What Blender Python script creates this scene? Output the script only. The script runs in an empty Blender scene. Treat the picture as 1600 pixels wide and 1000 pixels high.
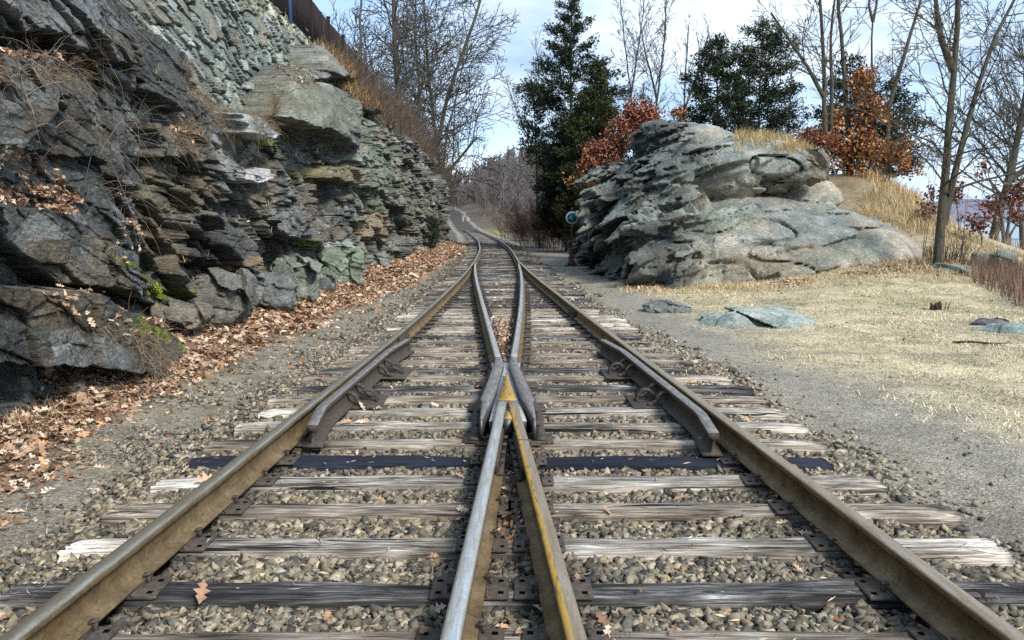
import bpy, math, random
import numpy as np
from mathutils import Vector, Matrix

# ---------------------------------------------------------------- camera, sky, sun, exposure
SC = bpy.context.scene
COL = SC.collection
F_PX, PITCH, CAM_H = 1200.0, math.radians(7.454), 1.60
cam_d = bpy.data.cameras.new("camera")
cam = bpy.data.objects.new("camera", cam_d)
COL.objects.link(cam)
cam.location = (0, 0, CAM_H)
cam.rotation_euler = (math.radians(90) - PITCH, 0, 0)
cam_d.sensor_width = 36.0
cam_d.lens = 36.0 * F_PX / 1600.0
cam_d.clip_start = 0.05
cam_d.clip_end = 6000
SC.camera = cam

SUN_EL, SUN_AZ = math.radians(42), math.radians(142)     # azimuth clockwise from +Y (view direction)
world = bpy.data.worlds.new("World")
SC.world = world
world.use_nodes = True
wt = world.node_tree
wt.nodes.clear()
w_out = wt.nodes.new("ShaderNodeOutputWorld")
w_bg = wt.nodes.new("ShaderNodeBackground")
w_bg.inputs["Strength"].default_value = 0.12
w_sky = wt.nodes.new("ShaderNodeTexSky")
w_sky.sky_type = 'NISHITA'
w_sky.sun_disc = False
w_sky.sun_elevation = SUN_EL
w_sky.sun_rotation = SUN_AZ
w_sky.air_density = 1.0
w_sky.dust_density = 0.6
w_sky.ozone_density = 1.4
w_tc = wt.nodes.new("ShaderNodeTexCoord")
w_map = wt.nodes.new("ShaderNodeMapping")
w_map.inputs["Scale"].default_value = (1.1, 1.1, 3.4)
w_map.inputs["Location"].default_value = (0.35, 0.1, 0.62)
w_n = wt.nodes.new("ShaderNodeTexNoise")
w_n.inputs["Scale"].default_value = 2.1
w_n.inputs["Detail"].default_value = 9
w_n.inputs["Roughness"].default_value = 0.52
w_n.inputs["Distortion"].default_value = 0.35
w_r = wt.nodes.new("ShaderNodeValToRGB")
w_r.color_ramp.elements[0].position = 0.40
w_r.color_ramp.elements[0].color = (0.05, 0.05, 0.05, 1)
w_r.color_ramp.elements[1].position = 0.57
w_r.color_ramp.elements[1].color = (0.97, 0.97, 0.97, 1)
w_n2 = wt.nodes.new("ShaderNodeTexNoise")
w_n2.inputs["Scale"].default_value = 3.7
w_n2.inputs["Detail"].default_value = 6
w_r2 = wt.nodes.new("ShaderNodeValToRGB")
w_r2.color_ramp.elements[0].position = 0.35
w_r2.color_ramp.elements[0].color = (2.5, 3.45, 4.75, 1)
w_r2.color_ramp.elements[1].position = 0.62
w_r2.color_ramp.elements[1].color = (5.5, 6.35, 7.2, 1)
w_mix = wt.nodes.new("ShaderNodeMix")
w_mix.data_type = 'RGBA'
w_pre = wt.nodes.new("ShaderNodeMix")
w_pre.data_type = 'RGBA'
w_pre.inputs[0].default_value = 0.45
w_pre.inputs[7].default_value = (2.4, 4.3, 7.4, 1)
L = wt.links.new
L(w_tc.outputs["Generated"], w_map.inputs["Vector"])
L(w_map.outputs[0], w_n.inputs["Vector"])
L(w_map.outputs[0], w_n2.inputs["Vector"])
L(w_n.outputs[0], w_r.inputs[0])
L(w_n2.outputs[0], w_r2.inputs[0])
L(w_r.outputs[0], w_mix.inputs[0])
L(w_sky.outputs[0], w_pre.inputs[6])
L(w_pre.outputs[2], w_mix.inputs[6])
L(w_r2.outputs[0], w_mix.inputs[7])
L(w_mix.outputs[2], w_bg.inputs["Color"])
L(w_bg.outputs[0], w_out.inputs["Surface"])

sun_d = bpy.data.lights.new("sun", 'SUN')
sun_d.energy = 2.7
sun_d.angle = math.radians(14)
sun_d.color = (1.0, 0.93, 0.82)
sun = bpy.data.objects.new("sun", sun_d)
COL.objects.link(sun)
sdir = Vector((math.sin(SUN_AZ) * math.cos(SUN_EL), math.cos(SUN_AZ) * math.cos(SUN_EL), math.sin(SUN_EL)))
sun.rotation_euler = sdir.to_track_quat('Z', 'Y').to_euler()
SC.view_settings.view_transform = 'Standard'
SC.view_settings.look = 'None'
SC.view_settings.exposure = 0.80
SC.view_settings.gamma = 1.0
SC.view_settings.use_curve_mapping = False
SC.cycles.use_denoising = False
SC.cycles.max_bounces = 5
SC.cycles.diffuse_bounces = 3
SC.cycles.glossy_bounces = 2
SC.cycles.caustics_reflective = False
SC.cycles.caustics_refractive = False

# ---------------------------------------------------------------- numeric helpers
R = np.random.default_rng(11)
random.seed(11)
_T = R.random((64, 64, 64), dtype=np.float32) * 2 - 1
_H = R.random((256, 256, 6), dtype=np.float32)


def vn(P, seed=0):
    P = np.asarray(P, np.float32) + np.float32(seed * 17.31)
    i = np.floor(P).astype(np.int32)
    f = P - i
    f = f * f * (3 - 2 * f)
    i &= 63
    j = (i + 1) & 63
    x0, y0, z0 = i[..., 0], i[..., 1], i[..., 2]
    x1, y1, z1 = j[..., 0], j[..., 1], j[..., 2]
    fx, fy, fz = f[..., 0], f[..., 1], f[..., 2]
    a = _T[x0, y0, z0] * (1 - fx) + _T[x1, y0, z0] * fx
    b = _T[x0, y1, z0] * (1 - fx) + _T[x1, y1, z0] * fx
    c = _T[x0, y0, z1] * (1 - fx) + _T[x1, y0, z1] * fx
    d = _T[x0, y1, z1] * (1 - fx) + _T[x1, y1, z1] * fx
    return (a * (1 - fy) + b * fy) * (1 - fz) + (c * (1 - fy) + d * fy) * fz


def fbm(P, octv=4, seed=0, gain=0.5):
    P = np.asarray(P, np.float32)
    s = 0
    a = 1.0
    t = 0
    for o in range(octv):
        s = s + a * vn(P * (2.03 ** o), seed + o * 3)
        t += a
        a *= gain
    return s / t


def P3(x, y, z=0.0):
    x, y, z = np.broadcast_arrays(x, y, z)
    return np.stack([x, y, z], -1).astype(np.float32)


def vor2(x, y, seed=0):
    """2D cellular: returns F1, F2, offset from the site (rx, ry) and three random numbers per cell"""
    x = np.asarray(x, np.float32) + seed * 31.7
    y = np.asarray(y, np.float32) + seed * 11.3
    ix, iy = np.floor(x).astype(np.int32), np.floor(y).astype(np.int32)
    F1 = np.full(x.shape, 9, np.float32)
    F2 = F1.copy()
    rx, ry = np.zeros_like(F1), np.zeros_like(F1)
    rnd = np.zeros(x.shape + (3,), np.float32)
    for dx in (-1, 0, 1):
        for dy in (-1, 0, 1):
            cx, cy = ix + dx, iy + dy
            h = _H[cx & 255, cy & 255]
            sx, sy = cx + 0.06 + 0.88 * h[..., 0], cy + 0.06 + 0.88 * h[..., 1]
            ex, ey = x - sx, y - sy
            d = np.sqrt(ex * ex + ey * ey)
            m = d < F1
            F2 = np.where(m, F1, np.minimum(F2, d))
            F1 = np.where(m, d, F1)
            rx = np.where(m, ex, rx)
            ry = np.where(m, ey, ry)
            rnd[m] = h[m][:, 2:5]
    return F1, F2, rx, ry, rnd


def sst(a, b, x):
    t = np.clip((np.asarray(x, float) - a) / (b - a), 0, 1)
    return t * t * (3 - 2 * t)


def project(P):
    """world points -> pixel of the 1600x1000 picture (used only to measure where a real feature lies)"""
    c, s = math.cos(PITCH), math.sin(PITCH)
    X, Y, Z = P[..., 0], P[..., 1], P[..., 2] - CAM_H
    dep = np.maximum(Y * c - Z * s, 0.05)
    up = Y * s + Z * c
    return 800 + F_PX * X / dep, 500 - F_PX * up / dep


def on_plane_z(u, v, z=0.0):
    a, b = (u - 800) / F_PX, (500 - v) / F_PX
    c, s = math.cos(PITCH), math.sin(PITCH)
    dx, dy, dz = a, c + b * s, -s + b * c
    t = (z - CAM_H) / dz
    return dx * t, dy * t


def at_depth(u, v, Y):
    """world point seen at pixel (u, v) at distance Y along the track"""
    a, b = (u - 800) / F_PX, (500 - v) / F_PX
    c, s = math.cos(PITCH), math.sin(PITCH)
    t = Y / (c + b * s)
    return Vector((a * t, Y, CAM_H + (-s + b * c) * t))


def in_poly(u, v, poly):
    poly = np.asarray(poly, float)
    ins = np.zeros(u.shape, bool)
    n = len(poly)
    for i in range(n):
        x1, y1 = poly[i]
        x2, y2 = poly[(i + 1) % n]
        if y1 == y2:
            continue
        c = ((y1 > v) != (y2 > v)) & (u < (x2 - x1) * (v - y1) / (y2 - y1) + x1)
        ins ^= c
    return ins


def make_mesh(name, V, faces, mats=(), smooth=False, col=None, midx=None):
    """faces: list of integer arrays (n, k)"""
    V = np.ascontiguousarray(V, np.float32).reshape(-1, 3)
    me = bpy.data.meshes.new(name)
    me.vertices.add(len(V))
    me.vertices.foreach_set("co", V.ravel())
    faces = [np.asarray(f, np.int32) for f in faces if len(f)]
    loops = np.concatenate([f.ravel() for f in faces])
    tot = np.concatenate([np.full(len(f), f.shape[1], np.int32) for f in faces])
    st = np.concatenate([[0], np.cumsum(tot)[:-1]]).astype(np.int32)
    me.loops.add(len(loops))
    me.loops.foreach_set("vertex_index", loops)
    me.polygons.add(len(tot))
    me.polygons.foreach_set("loop_start", st)
    me.polygons.foreach_set("loop_total", tot)
    if smooth:
        me.polygons.foreach_set("use_smooth", np.ones(len(tot), bool))
    for m in mats:
        me.materials.append(m)
    if midx is not None:
        me.polygons.foreach_set("material_index", np.asarray(midx, np.int32))
    me.update(calc_edges=True)
    if col is not None:
        c = np.ones((len(V), 4), np.float32)
        c[:, :3] = np.clip(col, 0, 4)
        ca = me.color_attributes.new("Col", 'FLOAT_COLOR', 'POINT')
        ca.data.foreach_set("color", c.ravel())
    return me


def link(name, me, parent=None, loc=(0, 0, 0), rot=(0, 0, 0), **props):
    o = bpy.data.objects.new(name, me)
    COL.objects.link(o)
    if parent is not None:
        o.parent = parent
    o.location = loc
    o.rotation_euler = rot
    for k, v in props.items():
        if v is not None:
            o[k] = v
    return o


def thing(name, label, cat, loc=(0, 0, 0), rot=(0, 0, 0), group=None, me=None):
    return link(name, me, None, loc, rot, label=label, category=cat, group=group)


def grid_faces(nu, nv, off=0):
    i = np.arange(nu * nv).reshape(nu, nv)
    return np.stack([i[:-1, :-1], i[1:, :-1], i[1:, 1:], i[:-1, 1:]], -1).reshape(-1, 4) + off


class MB:
    """collects simple solids into one mesh"""

    def __init__(s):
        s.V, s.F, s.C, s.n, s.M = [], [], [], 0, []

    def add(s, V, F, mi=0, col=None):
        V = np.asarray(V, float).reshape(-1, 3)
        s.V.append(V)
        for f in F:
            s.F.append((np.asarray(f) + s.n).tolist())
            s.M.append(mi)
        s.C.append(np.tile(np.asarray(col if col is not None else (1, 1, 1), float), (len(V), 1)))
        s.n += len(V)
        return s

    def box(s, c, d, rz=0.0, rx=0.0, ry=0.0, mi=0, bev=0.0, col=None):
        x, y, z = [k / 2 for k in d]
        b = min(bev, x, y, z) if bev else 0
        if b:
            ring = []
            for zz, q in ((-z, b), (-z + b, 0), (z - b, 0), (z, b)):
                X, Y = x - q, y - q
                e = b
                ring.append([(-X + e * (q == 0), -Y, zz), (X - e * (q == 0), -Y, zz), (X, -Y + e * (q == 0), zz), (X, Y - e * (q == 0), zz),
                             (X - e * (q == 0), Y, zz), (-X + e * (q == 0), Y, zz), (-X, Y - e * (q == 0), zz), (-X, -Y + e * (q == 0), zz)])
            V = np.array(ring).reshape(-1, 3)
            F = [list(range(7, -1, -1)), list(range(24, 32))]
            for k in range(3):
                for j in range(8):
                    a, bb = k * 8 + j, k * 8 + (j + 1) % 8
                    F.append([a, bb, bb + 8, a + 8])
        else:
            V = np.array([(-x, -y, -z), (x, -y, -z), (x, y, -z), (-x, y, -z), (-x, -y, z), (x, -y, z), (x, y, z), (-x, y, z)])
            F = [[3, 2, 1, 0], [4, 5, 6, 7], [0, 1, 5, 4], [1, 2, 6, 5], [2, 3, 7, 6], [3, 0, 4, 7]]
        M = Matrix.Rotation(rz, 3, 'Z') @ Matrix.Rotation(ry, 3, 'Y') @ Matrix.Rotation(rx, 3, 'X')
        V = V @ np.array(M).T + np.array(c, float)
        return s.add(V, F, mi, col)

    def tube(s, pts, rad, n=8, mi=0, cap=True, col=None):
        pts = [Vector(p) for p in pts]
        rad = rad if hasattr(rad, '__len__') else [rad] * len(pts)
        V = []
        for i, p in enumerate(pts):
            t = (pts[min(i + 1, len(pts) - 1)] - pts[max(i - 1, 0)]).normalized()
            a = t.cross(Vector((0, 0, 1)))
            if a.length < 0.05:
                a = t.cross(Vector((0, 1, 0)))
            a.normalize()
            b = t.cross(a)
            for k in range(n):
                w = 2 * math.pi * k / n
                V.append(p + (a * math.cos(w) + b * math.sin(w)) * rad[i])
        F = []
        for i in range(len(pts) - 1):
            for k in range(n):
                q = (k + 1) % n
                F.append([i * n + k, i * n + q, (i + 1) * n + q, (i + 1) * n + k])
        if cap:
            F.append(list(range(n - 1, -1, -1)))
            F.append([(len(pts) - 1) * n + k for k in range(n)])
        return s.add(V, F, mi, col)

    def mesh(s, name, mats, smooth=False, usecol=False):
        V = np.concatenate(s.V)
        fs, mi = [], []
        by = {}
        for f, m in zip(s.F, s.M):
            by.setdefault(len(f), []).append((f, m))
        for k, l in by.items():
            fs.append(np.array([a for a, _ in l]))
            mi += [m for _, m in l]
        return make_mesh(name, V, fs, mats, smooth, np.concatenate(s.C) if usecol else None, mi)


# ---------------------------------------------------------------- materials
class NT:
    def __init__(s, name, rough=0.85, spec=0.3, metal=0.0):
        s.m = bpy.data.materials.new(name)
        s.m.use_nodes = True
        s.t = s.m.node_tree
        s.b = s.t.nodes["Principled BSDF"]
        s.b.inputs["Roughness"].default_value = rough
        s.b.inputs["Specular IOR Level"].default_value = spec
        s.b.inputs["Metallic"].default_value = metal

    def n(s, typ, **kw):
        nd = s.t.nodes.new("ShaderNode" + typ)
        for k, v in kw.items():
            if hasattr(nd, k):
                setattr(nd, k, v)
        return nd

    def put(s, sock, v):
        if isinstance(v, bpy.types.NodeSocket):
            s.t.links.new(v, sock)
        elif isinstance(v, (tuple, list)) and sock.type == 'RGBA':
            sock.default_value = (*v[:3], 1)
        else:
            sock.default_value = v

    def obj(s):
        return s.n("TexCoord").outputs["Object"]

    def pos(s):
        return s.n("NewGeometry").outputs["Position"]

    def scale(s, v, sc):
        m = s.n("Mapping")
        s.put(m.inputs["Vector"], v)
        m.inputs["Scale"].default_value = sc
        return m.outputs[0]

    def noise(s, v, sc, det=5, rough=0.55, dist=0.0):
        nd = s.n("TexNoise")
        s.put(nd.inputs["Vector"], v)
        nd.inputs["Scale"].default_value = sc
        nd.inputs["Detail"].default_value = det
        nd.inputs["Roughness"].default_value = rough
        nd.inputs["Distortion"].default_value = dist
        return nd.outputs[0]

    def voro(s, v, sc, feat='F1', out="Distance"):
        nd = s.n("TexVoronoi")
        nd.feature = feat
        s.put(nd.inputs["Vector"], v)
        nd.inputs["Scale"].default_value = sc
        return nd.outputs[out]

    def ramp(s, f, stops):
        nd = s.n("ValToRGB")
        s.put(nd.inputs[0], f)
        e = nd.color_ramp.elements
        while len(e) < len(stops):
            e.new(0.5)
        for k, (p, c) in enumerate(stops):
            e[k].position = p
            c = c if isinstance(c, (tuple, list)) else (c, c, c)
            e[k].color = (*c[:3], 1)
        return nd.outputs[0]

    def mix(s, f, a, b, mode='MIX'):
        nd = s.n("Mix")
        nd.data_type = 'RGBA'
        nd.blend_type = mode
        nd.clamp_result = False
        s.put(nd.inputs[0], f)
        s.put(nd.inputs[6], a)
        s.put(nd.inputs[7], b)
        return nd.outputs[2]

    def math(s, op, a, b=0.0):
        nd = s.n("Math")
        nd.operation = op
        s.put(nd.inputs[0], a)
        s.put(nd.inputs[1], b)
        return nd.outputs[0]

    def attr(s, name="Col"):
        nd = s.n("Attribute")
        nd.attribute_name = name
        return nd.outputs["Color"]

    def rnd(s):
        return s.n("ObjectInfo").outputs["Random"]

    def bump(s, h, strength=0.5, dist=0.02, prev=None):
        nd = s.n("Bump")
        s.put(nd.inputs["Height"], h)
        nd.inputs["Strength"].default_value = strength
        nd.inputs["Distance"].default_value = dist
        if prev is not None:
            s.put(nd.inputs["Normal"], prev)
        s.put(s.b.inputs["Normal"], nd.outputs[0])
        return nd.outputs[0]

    def base(s, c):
        s.put(s.b.inputs["Base Color"], c)
        return s


def col_mat(name, rough=0.85, var=0.35, sc=30.0, spec=0.25, bump=None):
    """the colour stored on the mesh, broken up by fine procedural noise"""
    n = NT(name, rough, spec)
    v = n.pos()
    f = n.noise(v, sc, 4)
    c = n.mix(1.0, n.attr(), n.ramp(f, [(0.3, 1 - var), (0.7, 1 + var)]), 'MULTIPLY')
    n.base(c)
    if bump:
        n.bump(n.noise(v, bump[0], 6), bump[1], bump[2])
    return n.m
# ---------------------------------------------------------------- where the rails run (measured)
_yk = [-6, 2, 4, 6, 8, 10.35, 13, 17, 21, 27, 33, 39, 52, 66, 96, 133, 157, 284, 400]
_lk = [-2.15, -1.755, -1.655, -1.57, -1.485, -1.41, -1.345, -1.28, -1.255, -1.30, -1.43, -1.62, -2.23, -3.2, -5.55, -9.2, -11.7, -24.0, -35.5]
_rk = [2.34, 1.775, 1.635, 1.495, 1.355, 1.19, 1.005, 0.735, 0.49, 0.21, 0.075, -0.115, -0.725, -1.69, -4.04, -7.69, -10.18, -22.47, -33.9]
_yy = np.arange(-6, 400, 0.25)


def _sm(k):
    a = np.interp(_yy, _yk, k)
    w = np.hanning(17)
    w /= w.sum()
    p = np.concatenate([a[0] - (a[8:0:-1] - a[0]), a, a[-1] + (a[-1] - a[-2:-10:-1])])
    return np.convolve(p, w, 'valid')


_lv, _rv = _sm(_lk), _sm(_rk)


def LS(y): return np.interp(y, _yy, _lv)          # left stock rail centre
def RS(y): return np.interp(y, _yy, _rv)          # right stock rail centre
G = 1.505


def tcx(y):                                        # middle of the timbers
    return (LS(y) + RS(y)) / 2


# ---------------------------------------------------------------- lie of the land
_by = [-6, 5, 7.7, 9.5, 12, 16, 20, 27, 34, 45, 52, 60]
_bx = [-4.1, -4.1, -4.15, -4.55, -4.65, -4.55, -4.25, -4.15, -4.2, -4.1, -4.4, -6.5]


def cliff_x(y): return np.interp(y, _by, _bx)


def ground_z(x, y):
    x, y = np.asarray(x, float), np.asarray(y, float)
    n1 = vn(P3(x * 0.35, y * 0.35), 3)
    n2 = vn(P3(x * 1.6, y * 1.6), 5)
    z = np.full(np.broadcast(x, y).shape, -0.082)
    tx = tcx(y)
    half = np.interp(y, [0, 13, 28, 60], [2.2, 1.75, 1.35, 1.3])
    d = np.abs(x - tx)
    out = sst(0, 0.8, d - half)
    z = z - 0.028 * out
    # leaf bank under the cliff
    lb = sst(0.0, 1.0, (cliff_x(y) + 1.55 - x) / 1.7) * sst(64, 50, y)
    z = z + lb * (0.34 + 0.08 * n1)
    # high ground behind the cliff
    back = sst(-5.9, -7.1, x - np.interp(y, [0, 50, 70], [0, 0, -3])) * sst(75, 54, y)
    z = z + back * (np.interp(y, [0, 20, 30, 60], [6.3, 6.7, 6.9, 7.0]) + 0.4 * n1)
    z = z + sst(-12, -40, x) * sst(75, 45, y) * 3.0
    # meadow and the ridge to the right
    r = sst(3.0, 6.0, x)
    z = z + r * (0.05 * n1 + 0.02 * n2 + 0.02)
    ridge = np.exp(-(((x - 13.5 - (y - 24) * 0.55) / 3.6) ** 2)) * sst(14, 22, y) * sst(60, 34, y)
    z = z + ridge * (0.62 + 0.12 * n1)
    mound = np.exp(-(((x - 11.6) / 3.7) ** 2) - (((y - 28.4) / 4.1) ** 2))
    z = z + 3.2 * mound
    # fall to the shore terrace and the water
    sh = x - 17 - (y - 24) * 0.38
    fall = sst(0.0, 14.0, sh) * sst(6, 26, x)
    z = z - 1.55 * fall
    sh2 = x - 44 - (y - 60) * 0.42
    z = z - 5.0 * sst(0, 10, sh2)
    z = z + 20.0 * sst(395, 520, y) * sst(300, 120, x) * sst(-420, -250, x)
    # wooded hill beyond the curve
    t = x - tx
    hill = sst(5, 70, t + (y - 75) * 0.35) * sst(62, 150, y)
    hl = sst(-4, -26, t) * sst(62, 110, y)
    keep = sst(62, 30, x - (y - 80) * 0.2)
    z = z + (hill * keep * (5.2 + 1.6 * n1)) + hl * 6.0 + 13.0 * sst(150, 330, y) * sst(3, 36, t) * sst(190, 60, x)
    return z


def edge_w(x, y):
    """masks used for both colour and scatter: gravel path, lawn, leaf litter"""
    wob = 0.35 * vn(P3(x * 0.8, y * 0.8), 21) + 0.12 * vn(P3(x * 4, y * 4), 22)
    lw = np.interp(y, [3, 6, 9, 13, 20, 30], [3.75, 3.95, 3.75, 3.55, 3.2, 3.05]) + 0
    pathr = np.interp(y, [2, 4, 6, 8, 10, 13, 16, 20, 24, 28, 34], [4.3, 4.0, 3.7, 3.5, 3.3, 3.05, 2.9, 2.9, 3.0, 3.1, 3.2])
    lawn = sst(-0.5, 0.9, x - pathr + 1.6 * wob)
    tx = tcx(y)
    half = np.interp(y, [0, 13, 28, 60], [2.45, 2.0, 1.5, 1.5])
    ball = sst(0.25, -0.15, np.abs(x - tx) - half + wob * 0.5)
    litter = sst(-0.35, 0.35, -x + cliff_x(y) + np.interp(y, [4, 7, 10, 16, 24, 40], [1.0, 1.0, 1.15, 1.35, 1.4, 1.5]) + wob) * sst(70, 55, y)
    return ball, lawn, litter


def graded(a, b, n0, first):
    """distances that grow with range"""
    out = [a]
    s = first
    while out[-1] < b:
        out.append(out[-1] + s)
        s *= n0
    return np.array(out)


gy = np.concatenate([np.arange(-14, 2, 0.8), graded(2, 1500, 1.012, 0.05)])
gxr = graded(0, 1200, 1.018, 0.07)
gx = np.concatenate([-gxr[:0:-1], gxr])
GX, GY = np.meshgrid(gx, gy, indexing='ij')
GZ = ground_z(GX, GY)
near = (np.abs(GX) < 14) & (GY < 40)
GZ = GZ + np.where(near, 0.012 * vn(P3(GX * 9, GY * 9), 8) + 0.018 * vn(P3(GX * 3.5, GY * 3.5), 9), 0)
ball, lawn, litter = edge_w(GX, GY)
c_soil = np.array([0.155, 0.140, 0.118])
c_path = np.array([0.27, 0.245, 0.195])
c_ball = np.array([0.075, 0.068, 0.060])
c_lawn = np.array([0.50, 0.435, 0.285])
c_leaf = np.array([0.20, 0.115, 0.065])
c_wood = np.array([0.12, 0.098, 0.078])
C = np.zeros(GX.shape + (3,)) + c_path
nz = fbm(P3(GX * 0.9, GY * 0.9), 4, 31)
nz2 = fbm(P3(GX * 2.6, GY * 2.6), 4, 35)
C = C * (1 + 0.22 * nz2[..., None])
t = sst(-0.05, 0.4, nz)[..., None] * 0.55
C = C * (1 - t) + c_soil * t
tramp = np.exp(-((GX - np.interp(GY, [2, 8, 14, 24], [4.6, 3.1, 2.55, 2.5])) / 0.5) ** 2)[..., None] * 0.5
C = C * (1 - tramp) + np.array([0.29, 0.27, 0.23]) * tramp
C = C * (1 - lawn[..., None]) + (c_lawn * (1 + 0.5 * nz2[..., None])) * lawn[..., None]
g = (sst(0.22, 0.5, fbm(P3(GX * 0.55, GY * 0.55), 3, 41)) * lawn)[..., None] * 0.35
C = C * (1 - g) + np.array([0.20, 0.22, 0.09]) * g
slope_ = np.exp(-(((GX - 11.6) / 3.9) ** 2) - (((GY - 27.4) / 5.0) ** 2))[..., None] * .8
C = C * (1 - slope_) + np.array([0.17, 0.13, 0.085]) * (1 + .5 * nz2[..., None]) * slope_
bare = (sst(0.12, 0.5, fbm(P3(GX * 0.8 + 9, GY * 1.6), 4, 47)) * lawn)[..., None] * 0.75
C = C * (1 - bare) + np.array([0.21, 0.17, 0.12]) * bare
C = C * (1 - ball[..., None]) + c_ball * ball[..., None]
C = C * (1 - litter[..., None]) + c_leaf * (1 + 0.4 * nz2[..., None]) * litter[..., None]
gl = (sst(0.1, 0.45, fbm(P3(GX * 1.4, GY * 1.4), 3, 51)) * sst(-2.2, -2.6, GX) * (1 - litter) * sst(2, 5, GY) * sst(26, 10, GY))[..., None] * 0.3
C = C * (1 - gl) + np.array([0.15, 0.17, 0.05]) * gl
far = sst(38, 60, GY + 0.4 * np.abs(GX))[..., None] * (np.abs(GX - tcx(GY)) > 2.2)[..., None]
C = C * (1 - far) + c_wood * (1 + 0.3 * nz[..., None]) * far
patch = np.exp(-(((GX - tcx(GY) - 3.2) / .8) ** 2) - ((GY - 98) / 17.0) ** 2)[..., None]
C = C * (1 - patch) + np.array([0.27, 0.28, 0.09]) * patch
up = (sst(1.6, 3.0, GZ) * (GX < -4) * (GY < 62))[..., None]
C = C * (1 - up) + np.array([0.25, 0.19, 0.11]) * up

gm = NT("ground_soil", 0.95, 0.15)
v = gm.pos()
f1 = gm.noise(v, 55, 6, 0.7)
f2 = gm.noise(v, 7, 5, 0.6)
peb = gm.voro(v, 62, 'F1', "Color")
pd = gm.voro(v, 62, 'F1')
c = gm.mix(1.0, gm.attr(), gm.ramp(f1, [(0.30, 0.52), (0.52, 1.0), (0.72, 1.55)]), 'MULTIPLY')
c = gm.mix(1.0, c, gm.ramp(f2, [(0.3, 0.78), (0.7, 1.2)]), 'MULTIPLY')
c = gm.mix(0.42, c, gm.mix(1.0, c, gm.mix(1.0, gm.ramp(peb, [(0.2, 0.35), (0.8, 1.75)]), (1, 1, 1), 'MULTIPLY'), 'MULTIPLY'))
gm.base(c)
gm.bump(gm.math('ADD', f1, gm.math('MULTIPLY', pd, -0.8)), 0.7, 0.02)
link("ground", make_mesh("ground", np.stack([GX, GY, GZ], -1), [grid_faces(len(gx), len(gy))], [gm.m], True, C.reshape(-1, 3)), kind="structure")

# water to the right, far shore hills
wm = NT("open_water", 0.12, 0.5)
wm.base((0.16, 0.22, 0.27))
v = wm.scale(wm.pos(), (0.5, 1.2, 1))
wm.bump(wm.noise(v, 0.8, 4), 0.25, 0.3)
wm.b.inputs["Roughness"].default_value = 0.18
wx, wy = np.meshgrid(np.linspace(20, 4000, 30), np.linspace(-300, 4500, 30), indexing='ij')
link("water", make_mesh("water", np.stack([wx, wy, wx * 0 - 3.0], -1), [grid_faces(30, 30)], [wm.m]), kind="structure")

hm = NT("far_hill_woods", 1.0, 0.0)
hf = hm.noise(hm.pos(), 0.03, 8, 0.75)
hm.base(hm.ramp(hf, [(0.3, (0.13, 0.135, 0.175)), (0.7, (0.25, 0.24, 0.29))]))
a = np.linspace(-5, 75, 400)
rows = []
for k, q in enumerate(np.linspace(0, 1, 14)):
    rr = 1500 + 500 * q
    aa = np.radians(a)
    hgt = (52 + 22 * vn(P3(a * 0.11, 0), 61) + 9 * vn(P3(a * 0.5, 0), 62) + 3 * vn(P3(a * 2.4, 0), 66)) * np.sin(q * math.pi * 0.5) ** 0.7
    rows.append(np.stack([np.sin(aa) * rr, np.cos(aa) * rr, -4 + hgt], -1))
HV = np.array(rows)
link("far_hills", make_mesh("far_hills", HV, [grid_faces(14, 400)], [hm.m], True), kind="structure")
# ---------------------------------------------------------------- rock material (colour per block is stored on the mesh)
def rock_mat(name, tint=(1, 1, 1), lich=0.5, fine=1.0):
    n = NT(name, 0.78, 0.32)
    v = n.pos()
    vs = n.scale(v, (1.0, 1.0, 2.6))
    a = n.noise(v, 3.2, 7, 0.62)
    b = n.noise(vs, 16 * fine, 8, 0.72, 0.4)
    c3 = n.noise(v, 70 * fine, 5, 0.7)
    c = n.mix(1.0, n.attr(), n.ramp(a, [(0.28, 0.62), (0.5, 1.0), (0.75, 1.45)]), 'MULTIPLY')
    c = n.mix(1.0, c, n.ramp(b, [(0.3, 0.48), (0.5, 1.0), (0.68, 1.7)]), 'MULTIPLY')
    c = n.mix(1.0, c, n.ramp(c3, [(0.3, 0.75), (0.7, 1.3)]), 'MULTIPLY')
    li = n.noise(v, 9.5 * fine, 9, 0.78)
    c = n.mix(n.math('MULTIPLY', n.ramp(li, [(0.57, 0.0), (0.63, 1.0)]), lich), c, (0.42, 0.45, 0.41))
    c = n.mix(1.0, c, tint, 'MULTIPLY')
    n.base(c)
    n.put(n.b.inputs["Roughness"], n.ramp(b, [(0.3, 0.6), (0.7, 0.92)]))
    cr = n.voro(n.scale(v, (1.0, 1.0, 1.9)), 5.5 * fine, 'DISTANCE_TO_EDGE')
    crk = n.ramp(cr, [(0.0, 0.0), (0.045, 1.0)])
    h = n.math('ADD', n.math('MULTIPLY', b, 1.0), n.math('MULTIPLY', crk, 0.25))
    h = n.math('ADD', h, n.math('MULTIPLY', c3, 0.25))
    n.bump(h, 0.9, 0.035)
    return n.m


M_ROCK = rock_mat("dark_schist", lich=0.35)
M_ROCKR = rock_mat("pale_schist", lich=0.55, fine=0.9)
M_WALL = rock_mat("lichened_fieldstone", lich=0.75)

PAL = np.array([[.040, .042, .043], [.070, .072, .072], [.105, .108, .102], [.085, .098, .085], [.125, .105, .075],
                [.175, .18, .175], [.060, .062, .060], [.30, .31, .30]])


def pal_pick(r, bias=0.0):
    k = np.clip(((r + bias) * len(PAL)).astype(int), 0, len(PAL) - 1)
    return PAL[k]


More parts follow.
